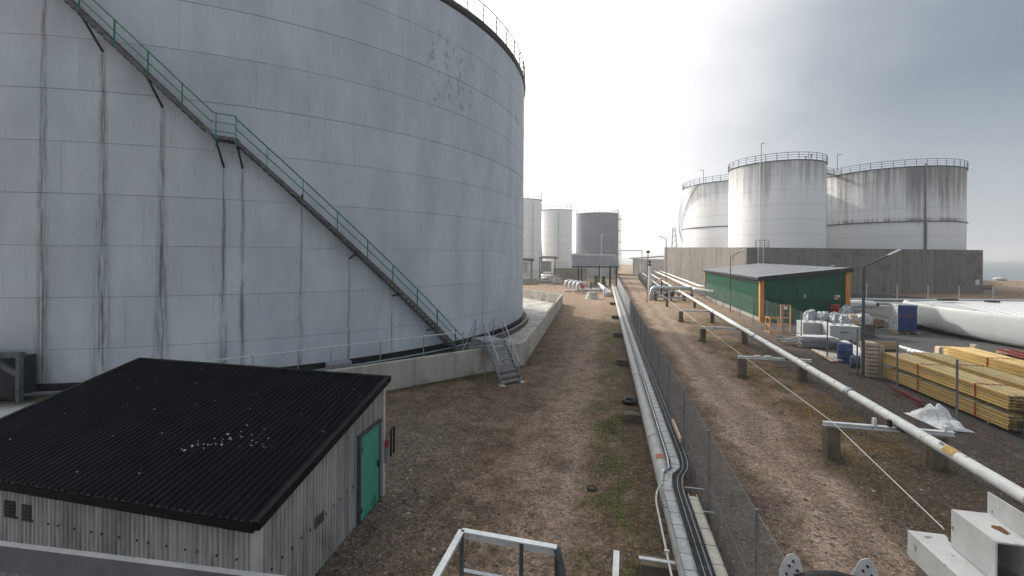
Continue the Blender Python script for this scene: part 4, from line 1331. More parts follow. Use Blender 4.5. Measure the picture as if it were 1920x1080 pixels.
for x, y, zt in ((13.9, 85.3, 4.0), (20.9, 85.3, 4.0), (19.6, 85.4, 4.0), (13.9, 89.2, 5.7), (20.6, 89.2, 5.7), (18.2, 89, 5.6)):
    MB().box((x, y, zt / 2), (.24, .24, zt)).build('post', 'black_steel', cn)
def valve(p, h, mat='blue_paint'):
    v_ = MB()
    v_.lathe(p, [(.01, 0), (.22, 0), (.22, .12), (.14, .16), (.14, .4), (.22, .45), (.06, .5), (.06, h - .05), (.01, h)], 12)
    return v_
for i, (x, y) in enumerate(((18.2, 84.6), (16.9, 85.6))):
    pu = thing('pump', (x, y, 0), ('dark green upright pump under the canopy, nearer the fence', 'dark green pump behind, deeper under the canopy')[i], 'pump')
    MB().box((x, y, .25), (1.4, .9, .5)).build('plinth', 'concrete_old', pu)
    MB().lathe((x, y, .5), [(.01, 0), (.42, 0), (.42, .5), (.5, .55), (.34, .7), (.34, 1.6), (.4, 1.7), (.01, 1.75)], 14).build('motor', 'green_clad', pu, True)
    MB().tube(bend([(x, y, .8), (x - .9, y - .2, .8), (x - .9, y - .2, .2)], .2), .14, 10).build('inlet', 'dark_pipe', pu, True)
mh = thing('silver_manifold', (14, 80, 0), 'silver lagged pipe bends and header pipe in front of the canopy', 'pipework')
hp = [P(1076, 544, .45), P(1136, 544, .45)]
MB().tube(hp, .22, 12).build('header', 'silver', mh, True)
for i in range(4):
    x0 = P(1064 + i * 7.5, 540 + 1.6 * i, .5)
    MB().tube(bend([x0 + Vector((-.2, .8, 0)), x0 + Vector((-.2, .8, 1.2)), x0 + Vector((1.1, .9, 1.2)), x0 + Vector((1.1, 3.5, 1.0))], .8, 6), .24, 10).build('bend_pipe', 'silver', mh, True)
for px in (1081, 1108, 1124):
    q = P(px, 546, 0)
    MB().tube([q, q + Vector((0, 0, 1.6 if px > 1100 else .5))], .13, 8).build('upright', 'silver' if px != 1108 else 'dark_pipe', mh, True)
MB().lathe(P(1092, 541, .5), [(.01, 0), (.28, 0), (.3, .5), (.14, .6), (.14, 1.4), (.3, 1.45), (.01, 1.5)], 12).build('red_valve', 'red_paint', mh, True)
for px in (1095, 1106):
    q = P(px, 546)
    MB().bar(q, q + Vector((0, 0, 2.9)), .1, .1).build('frame_post', 'galv', mh)
for z in (.9, 1.5):
    MB().bar(P(1095, 546) + Vector((0, 0, z)), P(1130, 546) + Vector((0, 0, z)), .08, .08).build('frame_rail', 'cage_orange' if z > 1 else 'galv', mh)
for px0, px1, mat, z in ((1133, 1135, 'white_pipe', 1.2), (1138, 1141, 'white_pipe', .6), (1143, 1146, 'silver', .6)):
    q = P(px0, 556)
    MB().tube(bend([q, q + Vector((0, 0, z)), q + Vector((.6, 4, z)), q + Vector((1.6, 12, z))], .3), .2, 10).build('branch_pipe', mat, mh, True)
sb = P(1065, 547)
tag(MB().box(sb + Vector((0, 0, .12)), (1.2, .5, .22)).build('kerb_block', 'concrete_pale', at_base=sb), 'loose pale concrete block on the sand by the silver bends', 'block')
ib = thing('liquid_tote', (9.85, 93.5, 0), 'white caged liquid tote standing alone on the sandy ground', 'tote')
MB().box((9.85, 93.5, .78), (1.5, 1.2, 1.3)).build('bottle', 'plastic_white', ib, bevel=.06)
MB().box((9.85, 93.5, .07), (1.4, 1.1, .13)).build('pallet', 'black_steel', ib)
for i in range(6):
    x = 9.85 - .66 + i * .264
    MB().bar((x, 92.86, .12), (x, 92.86, 1.45), .03, .03).build('cage_bar', 'galv', ib)
for z in (.3, .7, 1.1, 1.45):
    MB().bar((9.12, 92.83, z), (10.58, 92.83, z), .03, .03).build('cage_bar', 'galv', ib)
for i, (xa, xb, y, zr, lab) in enumerate(((2.2, 4.6, 96, 5.0, 'small dark roofed shelter beside the edge of the big grey tank'), (6.6, 10.6, 102, 5.5, 'dark roofed pump shelter between the two white tanks'))):
    sh = thing('pump_shelter', ((xa + xb) / 2, y, 0), lab, 'shelter')
    MB().ext([(xa - .3, y - .3, zr), (xb + .4, y - .3, zr - .1), (xb + .4, y + 2.6, zr + .35), (xa - .3, y + 2.6, zr + .45)], (0, 0, .16)).build('roof', 'black_steel', sh)
    for x in (xa, xb - .2):
        for yy in (y, y + 2.3):
            MB().box((x, yy, (zr - .05) / 2), (.14, .14, zr - .1)).build('post', 'galv_dark', sh)
    MB().box(((xa + xb) / 2 - .4, y + 2.0, 2.4 + zr * .2), (xb - xa - 1.2, .3, 2.6)).build('cabinet', 'cabinet', sh)
    MB().box(((xa + xb) / 2, y + .9, 1.9), (xb - xa, 2.4, .15)).build('floor', 'galv', sh)
    for z in (2.4, 2.9):
        MB().bar((xa - .3, y - .3, z), (xb + 1.6, y - .3, z), .06, .06).build('rail', 'galv', sh)
for i, (a, b, h, lab) in enumerate((((1.2, 90), (5.4, 90), 1.25, 'grey concrete tub below the small shelter beside the big tank'), ((7.0, 96), (10.4, 99), 1.7, 'sloping pale concrete ramp wall below the middle shelter'),
                                    ((10.5, 108), (19, 108), 3.0, 'grey retaining wall in front of the middle white tank'))):
    w_ = MB()
    d = (Vector((*b, 0)) - Vector((*a, 0)))
    w_.ext([(a[0], a[1], 0), (b[0], b[1], 0), (b[0], b[1], h), (a[0], a[1], h * (.55 if i == 1 else 1))], Vector((-d.y, d.x, 0)).normalized() * .35)
    tag(w_.build('tub_wall', 'concrete_old' if i != 1 else 'concrete_pale', at_base=(a[0], a[1], 0)), lab, 'wall')
fr_ = thing('yard_railing', (11, 107.5, 3), 'thin grey railing on the wall before the middle white tank', 'railing')
for z in (3.5, 4.1):
    MB().bar((10.5, 107.8, z), (19, 107.8, z), .07, .07).build('rail', 'galv', fr_)
for i in range(6):
    MB().bar((10.5 + 1.7 * i, 107.8, 3), (10.5 + 1.7 * i, 107.8, 4.1), .07, .07).build('post', 'galv', fr_)
bd = thing('flat_building', (20, 122, 0), 'low building with pale flat roof in front of the slate tank', 'building')
MB().box((21.5, 124, 3.2), (15, 6, 6.4)).build('wall', 'cabinet', bd)
MB().box((17.5, 123.6, 6.62), (7.6, 7.2, .42)).build('roof', 'pale_galv', bd)
MB().box((25.5, 123.6, 6.5), (7.6, 7.2, .36)).build('roof', 'pale_galv', bd)
cb = thing('cream_building', (44, 138, 0), 'cream low building with flat overhanging roof beside the far pipe rack', 'building')
MB().box((45.0, 140, 2.6), (9, 6, 5.2)).build('wall', 'far_wall', cb)
MB().ext([(39.6, 136, 5.3), (50, 136, 6.1), (50, 144, 6.1), (39.6, 144, 5.3)], (0, 0, .25)).build('roof', 'canopy_grey', cb)
MB().box((41.6, 136.9, 2.2), (1.2, .1, 3)).build('door', 'white_paint', cb)

# tangle of low pipework round the pump yard
yp = thing('yard_pipework', (8, 98, 0), 'low grey pipes and valve stems on the ground before the white tanks', 'pipework')
rs = random.Random(31)
for i in range(16):
    x, y = rs.uniform(5.5, 13.5), rs.uniform(94.5, 106)
    if i % 3 == 0:
        MB().tube([(x - 2, y, .5), (x + 2.5, y + rs.uniform(-.3, .3), .5)], .12, 8).build('pipe', ('galv', 'silver')[i % 2], yp, True)
    elif i % 3 == 1:
        MB().tube([(x, y, 0), (x, y, rs.uniform(1.0, 2.4))], .07, 6).build('stem', 'white_paint' if i % 2 else 'galv_dark', yp)
    else:
        MB().bar((x - 1.5, y, 1.1), (x + 1.5, y, 1.1), .07, .07).build('rail', 'galv', yp)
        MB().bar((x - 1.5, y, 0), (x - 1.5, y, 1.1), .07, .07).build('rail_post', 'galv', yp)
        MB().bar((x + 1.5, y, 0), (x + 1.5, y, 1.1), .07, .07).build('rail_post', 'galv', yp)
# lamp posts
def lamp_post(base, h, arm, label, mat='dark_pipe', r=.07, head=True):
    base = Vector(base)
    l_ = thing('lamp_post', base, label, 'lamp post')
    MB().tube([base, base + Vector((0, 0, h * .35)), base + Vector((0, 0, h))], [r, r * .85, r * .7], 8).build('pole', mat, l_, True)
    tip = base + Vector((0, 0, h)) + Vector(arm)
    MB().tube(bend([base + Vector((0, 0, h - .3)), base + Vector((0, 0, h)), tip], .15), r * .6, 7).build('arm', mat, l_, True)
    d = Vector(arm).normalized()
    if head:
        MB().bar(tip - d * .25, tip + d * .35, r * 3.0, r * 1.3).build('lamp_head', 'galv', l_, bevel=.02)
    return l_
b_ = P(1618, 707)
lamp_post(b_, at(1620, 500, b_.y).z, at(1676, 475, b_.y - .4) - at(1620, 500, b_.y), 'dark lamp post with long slanting arm beside the timber stack', r=.085)
b_ = P(1369, 583)
lamp_post(b_, at(1369, 482, b_.y).z, at(1392, 469, b_.y) - at(1369, 482, b_.y), 'dark lamp post in front of the green building side', r=.07)
b_ = Vector((at(1530, 500, 62).x, 62, 0))
lamp_post(b_, 4.2, at(1560, 498.5, 62) - Vector((b_.x, 62, 4.2)), 'pale lamp reaching out from behind the green building roof', r=.09)
b_ = Vector((at(1249, 500, 92).x, 92, 0))
lamp_post(b_, at(1249, 449, 92).z, (-1.2, 0, .6), 'tall thin lamp post before the left end of the concrete wall', r=.11)
b_ = Vector((at(1127, 500, 112).x, 112, 0))
lp = lamp_post(b_, at(1127, 440, 112).z, (.9, 0, 0), 'pale twin lamp post in front of the slate tank', 'pale_galv', .12)
MB().bar(b_ + Vector((-1.0, 0, at(1127, 440, 112).z)), b_ + Vector((0, 0, at(1127, 440, 112).z)), .3, .12).build('lamp_head', 'galv', lp)
b_ = P(1213, 566)
l_ = thing('globe_lamp', b_, 'slim post with dark round cap beside the valve manifold', 'lamp post')
MB().tube([b_, Vector((b_.x + .1, b_.y, at(1214, 474, b_.y).z))], .06, 7).build('pole', 'dark_pipe', l_)
MB().lathe(Vector((b_.x + .1, b_.y, at(1214, 474, b_.y).z)), [(.01, -.05), (.22, 0), (.30, .14), (.18, .28), (.01, .32)], 12).build('cap', 'black_steel', l_, True)
ga = thing('pipe_gantry', (39, 130, 0), 'thin horizontal pipe gantry leading right from the slate tank', 'gantry')
MB().tube([at(1134, 470, 130), at(1204, 470, 130), Vector((at(1204, 470, 130).x, 130, 1))], .16, 6).build('pipe', 'galv', ga)
cr = thing('harbour_crane', (at(1266, 470, 220).x, 220, 0), 'faint slim lattice crane left of the white tanks', 'crane')
x_ = at(1266, 470, 220).x
for s in (-1, 1):
    MB().bar((x_ + s * 2.2, 220, 0), (x_ - .8 + s * .5, 220, 21), .35, .35).build('leg', 'far_steel', cr)
for i in range(7):
    z0, z1 = 1 + 2.8 * i, 3.8 + 2.8 * i
    w0, w1 = 2.2 - 1.7 * z0 / 21, 2.2 - 1.7 * z1 / 21
    MB().bar((x_ - w0 - .8 * z0 / 21, 220, z0), (x_ + w1 - .8 * z1 / 21, 220, z1), .2, .2).build('brace', 'far_steel', cr)

# ------------------------------------------------------------------ valve manifold on the right of the track
vm = thing('valve_manifold', P(1222, 566), 'grey pipe manifold with elbows and dark valves beside the track', 'pipework')
e0 = P(1219, 563)
Y_ = e0.y - .3
def vx(px, py, Y=Y_):
    return at(px, py, Y)
MB().tube(bend([e0, vx(1221, 550), vx(1224, 539), vx(1297, 541)], .7, 7), .27, 12).build('header', 'silver', vm, True)
MB().tube(bend([vx(1224, 562, Y_ + 2), vx(1226, 549, Y_ + 2), vx(1300, 551, Y_ + 2)], .3, 5), .14, 10).build('branch', 'grey_pipe', vm, True)
MB().tube([vx(1228, 556, Y_ + .6), vx(1296, 558, Y_ + .6)], .14, 10).build('branch', 'white_pipe', vm, True)
for px, py0, py1 in ((1240, 524, 556), (1250, 533, 572), (1297, 546, 560), (1262, 540, 556)):
    a, b = vx(px, py1), vx(px, py0)
    MB().tube([a, a.lerp(b, .35), a.lerp(b, .4), a.lerp(b, .55), a.lerp(b, .6), b], [.12, .12, .26, .26, .07, .07], 10).build('valve', 'blue_rail' if px == 1240 else 'black_steel', vm, True)
    MB().tube(arc((b.x, b.y), .22, 0, 2 * math.pi * 9 / 10, 9, b.z), .03, 5, closed=True).build('hand_wheel', 'black_steel', vm)
for px in (1222, 1231, 1250, 1285):
    q = vx(px, 545)
    MB().box((q.x, q.y + .5, .45), (.45, .45, .9)).build('plinth', 'concrete_post', vm)
for px in (1228, 1250, 1268):
    q = vx(px, 545)
    MB().bar((q.x, q.y - .6, 0), (q.x, q.y - .6, 1.9), .06, .06).build('frame_post', 'galv', vm)
MB().bar(vx(1228, 556, Y_ - .6), vx(1268, 557, Y_ - .6), .06, .06).build('frame_rail', 'galv', vm)
for i, (o, zz, y0, y1, lab) in enumerate(((2.1, 1.55, 62, 210, 'white pipe running beside the main white pipeline toward the wall'), (3.6, 1.7, 66, 150, 'thinner white pipe nearest the concrete wall'),
                                        (-1.6, 1.0, 70, 230, 'low pale pipe on the track side of the far pipe rack'))):
    pp = thing('pipeline', (RPX(y0) + o, y0, 0), lab, 'pipe')
    a, b = Vector((RPX(y0), y0, zz)) + NV * o, Vector((RPX(y1), y1, zz)) + NV * o
    MB().tube(bend([a + NV * 2.5 - DV * 1.5 - Vector((0, 0, .3)) if i < 2 else a - Vector((0, 0, .9)), a, b], .8, 5), .2 if i != 1 else .15, 12).build('pipe', 'white_paint' if i < 2 else 'pale_galv', pp, True)
tw = thing('expansion_tower', P(1218, 545), 'short white vertical pipe standing beside the far white pipeline', 'pipe')
q = Vector((at(1218, 510, 74).x, 74, 0))
MB().tube([q, q + Vector((0, 0, at(1218, 498, 74).z))], .28, 12).build('pipe', 'white_paint', tw, True)
MB().lathe(q + Vector((0, 0, at(1218, 498, 74).z)), [(.34, 0), (.34, .2), (.12, .3), (.2, .8), (.01, 1.0)], 10).build('cap', 'black_steel', tw, True)
for i in range(13):
    Y = 60 + 4.6 * i
    q = Vector((RPX(Y), Y, 0)) - NV * 3.4
    rk = thing('pipe_rack', q, 'low steel rack frame by the track beyond the manifold, %s in its row' % ORD[i].replace('nearest', 'first'), 'rack', 'rack frames beyond the manifold')
    for o in (0, 2.2):
        MB().box(q + NV * o + Vector((0, 0, .6)), (.24, .24, 1.2), -RB).build('leg', 'wood_old', rk)
    for z in (.75, 1.2):
        MB().bar(q - NV * .3 + Vector((0, 0, z)), q + NV * 2.6 + Vector((0, 0, z)), .14, .1).build('cross_beam', 'galv', rk)

# ================================================================== green building in the yard
GC = Vector((23.96, 40.9, 0))
GL, GW_, GZ0, GZ1 = 24.0, 7.1, 4.15, 5.05
gb_ = thing('green_building', GC, 'dark green clad building with orange corners and mono pitch roof', 'building')
def gq(a, b, z):                                          # a across to the right, b to the back
    return GC + NV * a + DV * b + Vector((0, 0, z))
def gclad(fn, nout, length, zt, pitch=.22, dep=.035):
    return clad(fn, nout, length, zt, pitch, dep)
gclad(lambda s: gq(s, 0, 0), -DV, GW_, lambda s: GZ0 + (GZ1 - GZ0) * s / GW_).build('front_wall', 'green_clad', gb_)
gclad(lambda s: gq(0, s, 0), -NV, GL, lambda s: GZ0).build('side_wall', 'green_clad', gb_)
gclad(lambda s: gq(GW_, s, 0), NV, GL, lambda s: GZ1).build('side_wall', 'green_clad', gb_)
gclad(lambda s: gq(s, GL, 0), DV, GW_, lambda s: GZ0 + (GZ1 - GZ0) * s / GW_).build('rear_wall', 'green_clad', gb_)
sl2 = (GZ1 - GZ0) / GW_
o_ = .35
m = MB()
m.ext([gq(-o_, -o_, GZ0 - o_ * sl2 + .04), gq(GW_ + o_, -o_, GZ1 + o_ * sl2 + .04), gq(GW_ + o_, GL + o_, GZ1 + o_ * sl2 + .04), gq(-o_, GL + o_, GZ0 - o_ * sl2 + .04)], (0, 0, .12))
rf = m.build('roof', 'roof_grey', gb_)
for i in range(1, 12):                                    # sheet seams on the roof
    b = GL * i / 12
    MB().bar(gq(-o_ + .02, b, GZ0 - o_ * sl2 + .17), gq(GW_ + o_ - .02, b, GZ1 + o_ * sl2 + .17), .05, .03).build('roof_seam', 'roof_grey', rf)
MB().bar(gq(-o_ - .02, -o_ - .02, GZ0 - o_ * sl2 + .0), gq(GW_ + o_ + .02, -o_ - .02, GZ1 + o_ * sl2 + .0), .06, .42).build('fascia', 'black_steel', rf)
MB().bar(gq(-o_ - .03, -o_, GZ0 - .05), gq(-o_ - .03, GL + o_, GZ0 - .05), .12, .22).build('gutter', 'black_steel', rf)
for a, b, w in ((-.03, -.03, .36), (GW_ + .03, -.03, .36), (-.03, GL - .1, .2)):
    zt = GZ0 if a < 1 else GZ1
    MB().box(gq(a, b, zt / 2 - .02), (w, w, zt), -RB).build('corner_post', 'orange_paint', gb_)
MB().bar(gq(.2, -.12, 2.15), gq(GW_ - .3, -.12, 2.2), .12, .06).build('ledge', 'black_steel', gb_)
MB().ext([gq(-.06, .4, 0), gq(-.06, GL, 0), gq(-.06, GL, .35), gq(-.06, .4, .35)], -NV * .04).build('plinth', 'concrete_old', gb_)
MB().ext([gq(3.55, -.05, 2.35), gq(3.75, -.05, 2.35), gq(3.75, -.05, 2.75), gq(3.55, -.05, 2.75)], -DV * .05).build('switch_box', 'galv', gb_)
sgn = MB().ext([gq(6.1, -.06, 2.3), gq(6.52, -.06, 2.3), gq(6.52, -.06, 2.72), gq(6.1, -.06, 2.72)], -DV * .03).build('sign_plate', 'plastic_white', gb_)
MB().ext([gq(6.28, -.093, 2.32), gq(6.5, -.093, 2.32), gq(6.5, -.093, 2.52), gq(6.28, -.093, 2.52)], -DV * .004).build('red_square', 'red_paint', sgn)
MB().ext([gq(6.13, -.093, 2.42), gq(6.24, -.093, 2.42), gq(6.24, -.093, 2.68), gq(6.13, -.093, 2.68)], -DV * .004).build('red_square', 'red_paint', sgn)
MB().tube(bend([gq(-.2, -.25, 4.0), gq(-.2, -.2, 3.7), gq(-.28, GL - .4, 3.9)], .05), .05, 6).build('gutter_pipe', 'black_steel', gb_)

# ------------------------------------------------------------------ yard fence
yf = [P(1794, 800), P(1682, 742), P(1607, 704), P(1551, 674), P(1502, 651), P(1468, 634), P(1437, 617), P(1412, 608), P(1387, 594)]
d_ = (yf[0] - yf[3]).normalized()
yf = [yf[0] + d_ * 7.2, yf[0] + d_ * 3.6] + yf
d_ = (yf[-1] - yf[-4]).normalized()
yf += [yf[-1] + d_ * 3.6 * i for i in range(1, 6)]
for p in yf:
    p.z = 0
mesh_fence('yard_fence', yf, 2.45, .0013, .16, 'tall thin wire fence with dark posts along the storage yard', pr=.036)
for i in (1, 7):
    q = yf[i]
fr2 = thing('yard_far_fence', P(1682, 562), 'row of slim white fence posts across the far side of the yard', 'fence')
pp_ = [P(1560, 559), P(1625, 561), P(1682, 563), P(1740, 565), P(1798, 567), P(1862, 569), P(1930, 571)]
for q in pp_:
    MB().tube([q, q + Vector((0, 0, 2.35))], .055, 6).build('post', 'pale_galv', fr2)
for z in (1.1, 2.2):
    MB().tube([q + Vector((0, 0, z)) for q in pp_], .008, 4).build('wire', 'wire_grey', fr2)
bar_ = thing('barrier_rail', P(1600, 566), 'low white pipe rails on the asphalt beyond the green building', 'barrier')
for y0, y1, z in ((560, 562, .5), (566, 569, .45), (573, 575, .2)):
    MB().tube([P(1578, y0, z), P(1740, y1, z)], .09, 6).build('rail', 'white_paint', bar_)
for px in (1600, 1650, 1700):
    q = P(px, 568)
    MB().box(q + Vector((0, 0, .2)), (.15, .15, .4)).build('stub', 'galv', bar_)

# ------------------------------------------------------------------ stored goods
def film_lump(c, sx_, sy_, h, seed, name, label, mat='clear_film', cat='bundle'):
    m = MB()
    n1, n2 = 18, 9
    vs = []
    for j in range(n2 + 1):
        v = j / n2
        for i in range(n1):
            a = 2 * math.pi * i / n1
            r = (1 - .5 * v * v) * (1.0 if j < n2 else .25)
            ca, sa = math.cos(a), math.sin(a)
            q = 1 / max(abs(ca), abs(sa)) ** .6
            nz = mnoise.noise((ca * 2 + seed, sa * 2, v * 3)) * .22 + mnoise.noise((ca * 6 + seed, sa * 6, v * 8)) * .09
            vs.append((c.x + ca * q * r * sx_ / 2 * (1 + nz), c.y + sa * q * r * sy_ / 2 * (1 + nz), c.z + h * (v + nz * .9 * v)))
    fs = [(j * n1 + i, j * n1 + (i + 1) % n1, (j + 1) * n1 + (i + 1) % n1, (j + 1) * n1 + i) for j in range(n2) for i in range(n1)]
    fs.append(tuple(n2 * n1 + i for i in range(n1)))
    m.add(vs, fs)
    return tag(m.build(name, mat, at_base=c), label, cat)
def pallet(c, sx_, sy_, rz, par, mat='wood_raw'):
    rm = Matrix.Rotation(rz, 3, 'Z')
    for i in range(5):
        MB().box(Vector(c) + rm @ Vector((0, -sy_ / 2 + sy_ * (i + .5) / 5, .13)), (sx_, sy_ / 6.5, .025), rz).build('pallet_board', mat, par)
    for i in range(3):
        MB().box(Vector(c) + rm @ Vector((-sx_ / 2 + .08 + (sx_ - .16) * i / 2, 0, .06)), (.1, sy_, .11), rz).build('pallet_runner', mat, par)
# orange cage
q = P(1463, 626)
cg = thing('steel_cage', q, 'orange steel mesh cage basket behind the fence by the green building', 'cage')
w, dp = 1.5, 1.0
def cgp(x, y, z):
    return q + NV * x + DV * y + Vector((0, 0, z))
for x in (-w / 2, w / 2 - .55):
    for y in (0, dp):
        MB().bar(cgp(x, y, 0), cgp(x, y, 1.25), .06, .06).build('post', 'cage_orange', cg)
for x in (w / 2 - .35, w / 2 + .35):
    MB().bar(cgp(x, dp, 0), cgp(x, dp, 2.25), .07, .07).build('post', 'cage_orange', cg)
MB().bar(cgp(w / 2 - .35, dp, 2.22), cgp(w / 2 + .35, dp, 2.22), .07, .07).build('rail', 'cage_orange', cg)
for z in (.06, .65, 1.22):
    MB().bar(cgp(-w / 2, 0, z), cgp(w / 2 - .55, 0, z), .05, .05).build('rail', 'cage_orange', cg)
    MB().bar(cgp(-w / 2, dp, z), cgp(w / 2 + .35, dp, z), .05, .05).build('rail', 'cage_orange', cg)
    MB().bar(cgp(-w / 2, 0, z), cgp(-w / 2, dp, z), .05, .05).build('rail', 'cage_orange', cg)
for i in range(5):
    z = .3 + i * .42
    MB().bar(cgp(w / 2 - .32, dp, z), cgp(w / 2 + .32, dp, z), .02, .02).build('mesh_bar', 'cage_orange', cg)
MB().box(cgp(w / 2, dp, 2.0), (.25, .03, .25), -RB).build('tag_plate', 'plastic_white', cg)
# grey steel cabinets
for i, (px, py, w_) in enumerate(((1532, 638, 1.85), (1585, 646, 1.9))):
    q = P(px, py)
    cbn = thing('steel_cabinet', q, ('grey steel tank box on legs, left of the pair in the yard', 'grey steel tank box on legs, right of the pair beside the lamp post')[i], 'cabinet')
    def cp_(x, y, z):
        return q + NV * x + DV * y + Vector((0, 0, z))
    MB().box(cp_(0, .6, .78), (w_, 1.15, .95), -RB).build('body', 'cabinet', cbn, bevel=.03)
    MB().box(cp_(0, .6, 1.28), (w_ + .06, 1.2, .05), -RB).build('lid', 'pale_galv', cbn)
    for sx_ in (-1, 1):
        for y in (.15, 1.05):
            MB().box(cp_(sx_ * (w_ / 2 - .08), y, .16), (.1, .1, .32), -RB).build('leg', 'galv_dark', cbn)
    for x in (-.5, 0, .5):
        MB().lathe(cp_(x, .5, 1.30), [(.01, 0), (.13, 0), (.13, .05), (.05, .07), (.01, .1)], 10).build('hatch', 'galv', cbn, True)
    if i:
        MB().box(cp_(-.05, .015, .85), (.55, .01, .06), -RB).build('name_strip', 'black_steel', cbn)
for i, (px, py, Y, sx_, h, lab) in enumerate(((1520, 603, 34.8, 1.05, .95, 'film wrapped clear bundle above the left steel box'), (1543, 604, 34.3, 1.05, .85, 'film wrapped clear bundle just right of the first, above the left steel box'),
                                              (1566, 606, 33.6, .75, .85, 'film wrapped bundle left above the right steel box'), (1580, 607, 33.2, .8, .75, 'film wrapped bundle leaning right above the right steel box'),
                                              (1597, 606, 33.6, 1.0, .75, 'tan wrapped machine part behind the right steel box'), (1617, 606, 33.8, 1.2, .8, 'grey wrapped machine part behind the lamp post'))):
    c_ = at(px, py, Y)
    base = film_lump(c_, sx_, .9, h, i * 3.1, 'wrapped_bundle', lab, 'clear_film' if i < 4 else ('wood_pale' if i == 4 else 'cabinet'))
    st_ = thing('storage_crate', Vector((c_.x, c_.y, 0)), 'plain pale crate carrying the wrapped goods, %s from the left' % ORD[i].replace('nearest', 'first'), 'crate', 'crates under the wrapped goods')
    MB().box((c_.x, c_.y, c_.z / 2 - .01), (sx_ * 1.02, .95, c_.z - .03), -RB).build('box', 'wood_old', st_)
    MB().box((c_.x, c_.y, c_.z - .02), (sx_ * 1.05, 1.0, .02), -RB).build('lid', 'wood_raw', st_)
def drum(c, r, h, mat, label, name='drum', lying=None):
    c = Vector(c)
    prof = [(.01, 0), (r * .93, 0), (r, .03), (r, h * .33 - .02), (r * 1.03, h * .33), (r, h * .33 + .02), (r, h * .66 - .02), (r * 1.03, h * .66), (r, h * .66 + .02), (r, h - .03), (r * .93, h), (r * .9, h - .02), (.01, h - .02)]
    d_ = thing(name, c, label, 'drum')
    m = MB().lathe((0, 0, 0), prof, 24)
    m2 = MB().lathe((r * .5, 0, h - .02), [(.01, .03), (.04, .03), (.045, 0)], 10)
    if lying is not None:
        rm = Matrix.Rotation(lying, 3, 'Z') @ Matrix.Rotation(R(90), 3, 'X')
        off = c + Vector((0, 0, r))
    else:
        rm, off = Matrix.Identity(3), c
    for q_, nm, mt in ((m, 'body', mat), (m2, 'bung', 'plastic_white')):
        q_.v = [off + rm @ Vector(v) for v in q_.v]
        q_.build(nm, mt, d_, True)
    return d_
drum(P(1584, 679), .38, 1.12, 'blue_paint', 'blue plastic drum standing upright behind the fence')
drum(P(1594, 688), .33, .95, 'blue_rail', 'blue drum lying on its side next to the upright blue drum', lying=R(60))
drum(Vector((at(1566, 580, 39).x, 39, .7)), .34, 1.2, 'red_paint', 'red drum against the dark green building front')
st_ = thing('drum_stand', Vector((at(1566, 580, 39).x, 39, 0)), 'low dark timber stand under the red drum', 'stand')
MB().box((at(1566, 580, 39).x, 39, .34), (1.1, .9, .68), -RB).build('block', 'wood_old', st_)
film_lump(Vector((at(1585.5, 578, 37.5).x, 37.5, .0)), 1.2, 1.1, 1.95, 9.3, 'plastic_tote', 'pale translucent plastic tote right of the red drum', 'clear_film', 'tote')
# pallets, decking and loose planks in front of the cabinets
pt = thing('plank_pile', P(1540, 660), 'pile of grey aluminium decking panels lying behind the fence', 'planks')
c0 = P(1540, 655)
for i in range(9):
    z = .08 + .085 * i
    MB().box(c0 + NV * (.1 * math.sin(i * 2.1)) + DV * (.6 + .08 * math.cos(i * 1.7)) + Vector((0, 0, z)), (2.3 - .12 * (i % 3), .9, .055), -RB + .05 * math.sin(i)).build('deck_panel', 'pale_galv' if i > 6 else 'galv', pt)
pt2 = thing('plank_pile', P(1540, 672), 'pale narrow boards lying low along the fence left of the blue drum', 'planks')
for i in range(7):
    a = P(1524 + 5 * i, 655 + 1.2 * i, .1 + .03 * (i % 3))
    b = P(1562 + 8 * i, 678 - 1.0 * i, .1 + .03 * (i % 3))
    MB().bar(a, b, .16, .05).build('board', 'pale_galv' if i % 2 else 'wood_pale', pt2)
pt3 = thing('plank_pile', P(1600, 662), 'long pale planks stacked behind the blue drum', 'planks')
for i in range(8):
    a = P(1562 + 3 * i, 641 - .8 * (i % 4), .35 + .06 * (i % 4))
    b = P(1612 + 3 * i, 668 - .8 * (i % 4), .35 + .06 * (i % 4))
    MB().bar(a, b, .2, .05).build('board', 'pale_galv', pt3)
pt4 = thing('scrap_heap', P(1492, 640), 'heap of old pallets and bars beside the orange cage', 'scrap')
rs = random.Random(8)
for i in range(12):
    c_ = P(1490 + rs.uniform(-14, 18), 636 + rs.uniform(-6, 5), rs.uniform(.15, .8))
    a_ = rs.uniform(-.5, .8)
    MB().bar(c_ - NV * .75 - Vector((0, 0, .25 * a_)), c_ + NV * .75 - DV * .5 * a_ + Vector((0, 0, .3 * a_)), .10, .05).build('bar', ('wood_old', 'galv', 'pale_galv')[i % 3], pt4)
# pallets of wood
q = P(1637, 709)
tc = thing('timber_crate', q, 'tall stack of pale timber boards beside the lamp post', 'timber')
def tq(x, y, z):
    return q + NV * x + DV * y + Vector((0, 0, z))
for j in range(9):
    MB().box(tq(0, .31, .12 + j * .2), (.52, .62 - .03 * (j % 2), .15), -RB).build('board', 'wood_pale', tc)
for x in (.36, .48):
    MB().box(tq(x, .1, .85), (.09, .09, 1.7), -RB).build('batten', 'wood_pale', tc)
MB().box(tq(.42, .5, .8), (.2, .6, 1.5), -RB).build('end_board', 'wood_old', tc)
q = P(1652, 668)
bc = thing('long_crate', q, 'long low reddish brown wooden crate behind the timber stack', 'crate')
for j in range(3):
    MB().bar(q - NV * .95 + Vector((0, 0, .55 + .16 * j)), q + NV * .95 + Vector((0, 0, .55 + .16 * j)), .05, .145).build('side_board', 'wood_raw', bc)
MB().box(q + DV * .35 + Vector((0, 0, .4)), (1.86, .62, .8), -RB).build('box', 'wood_old', bc)
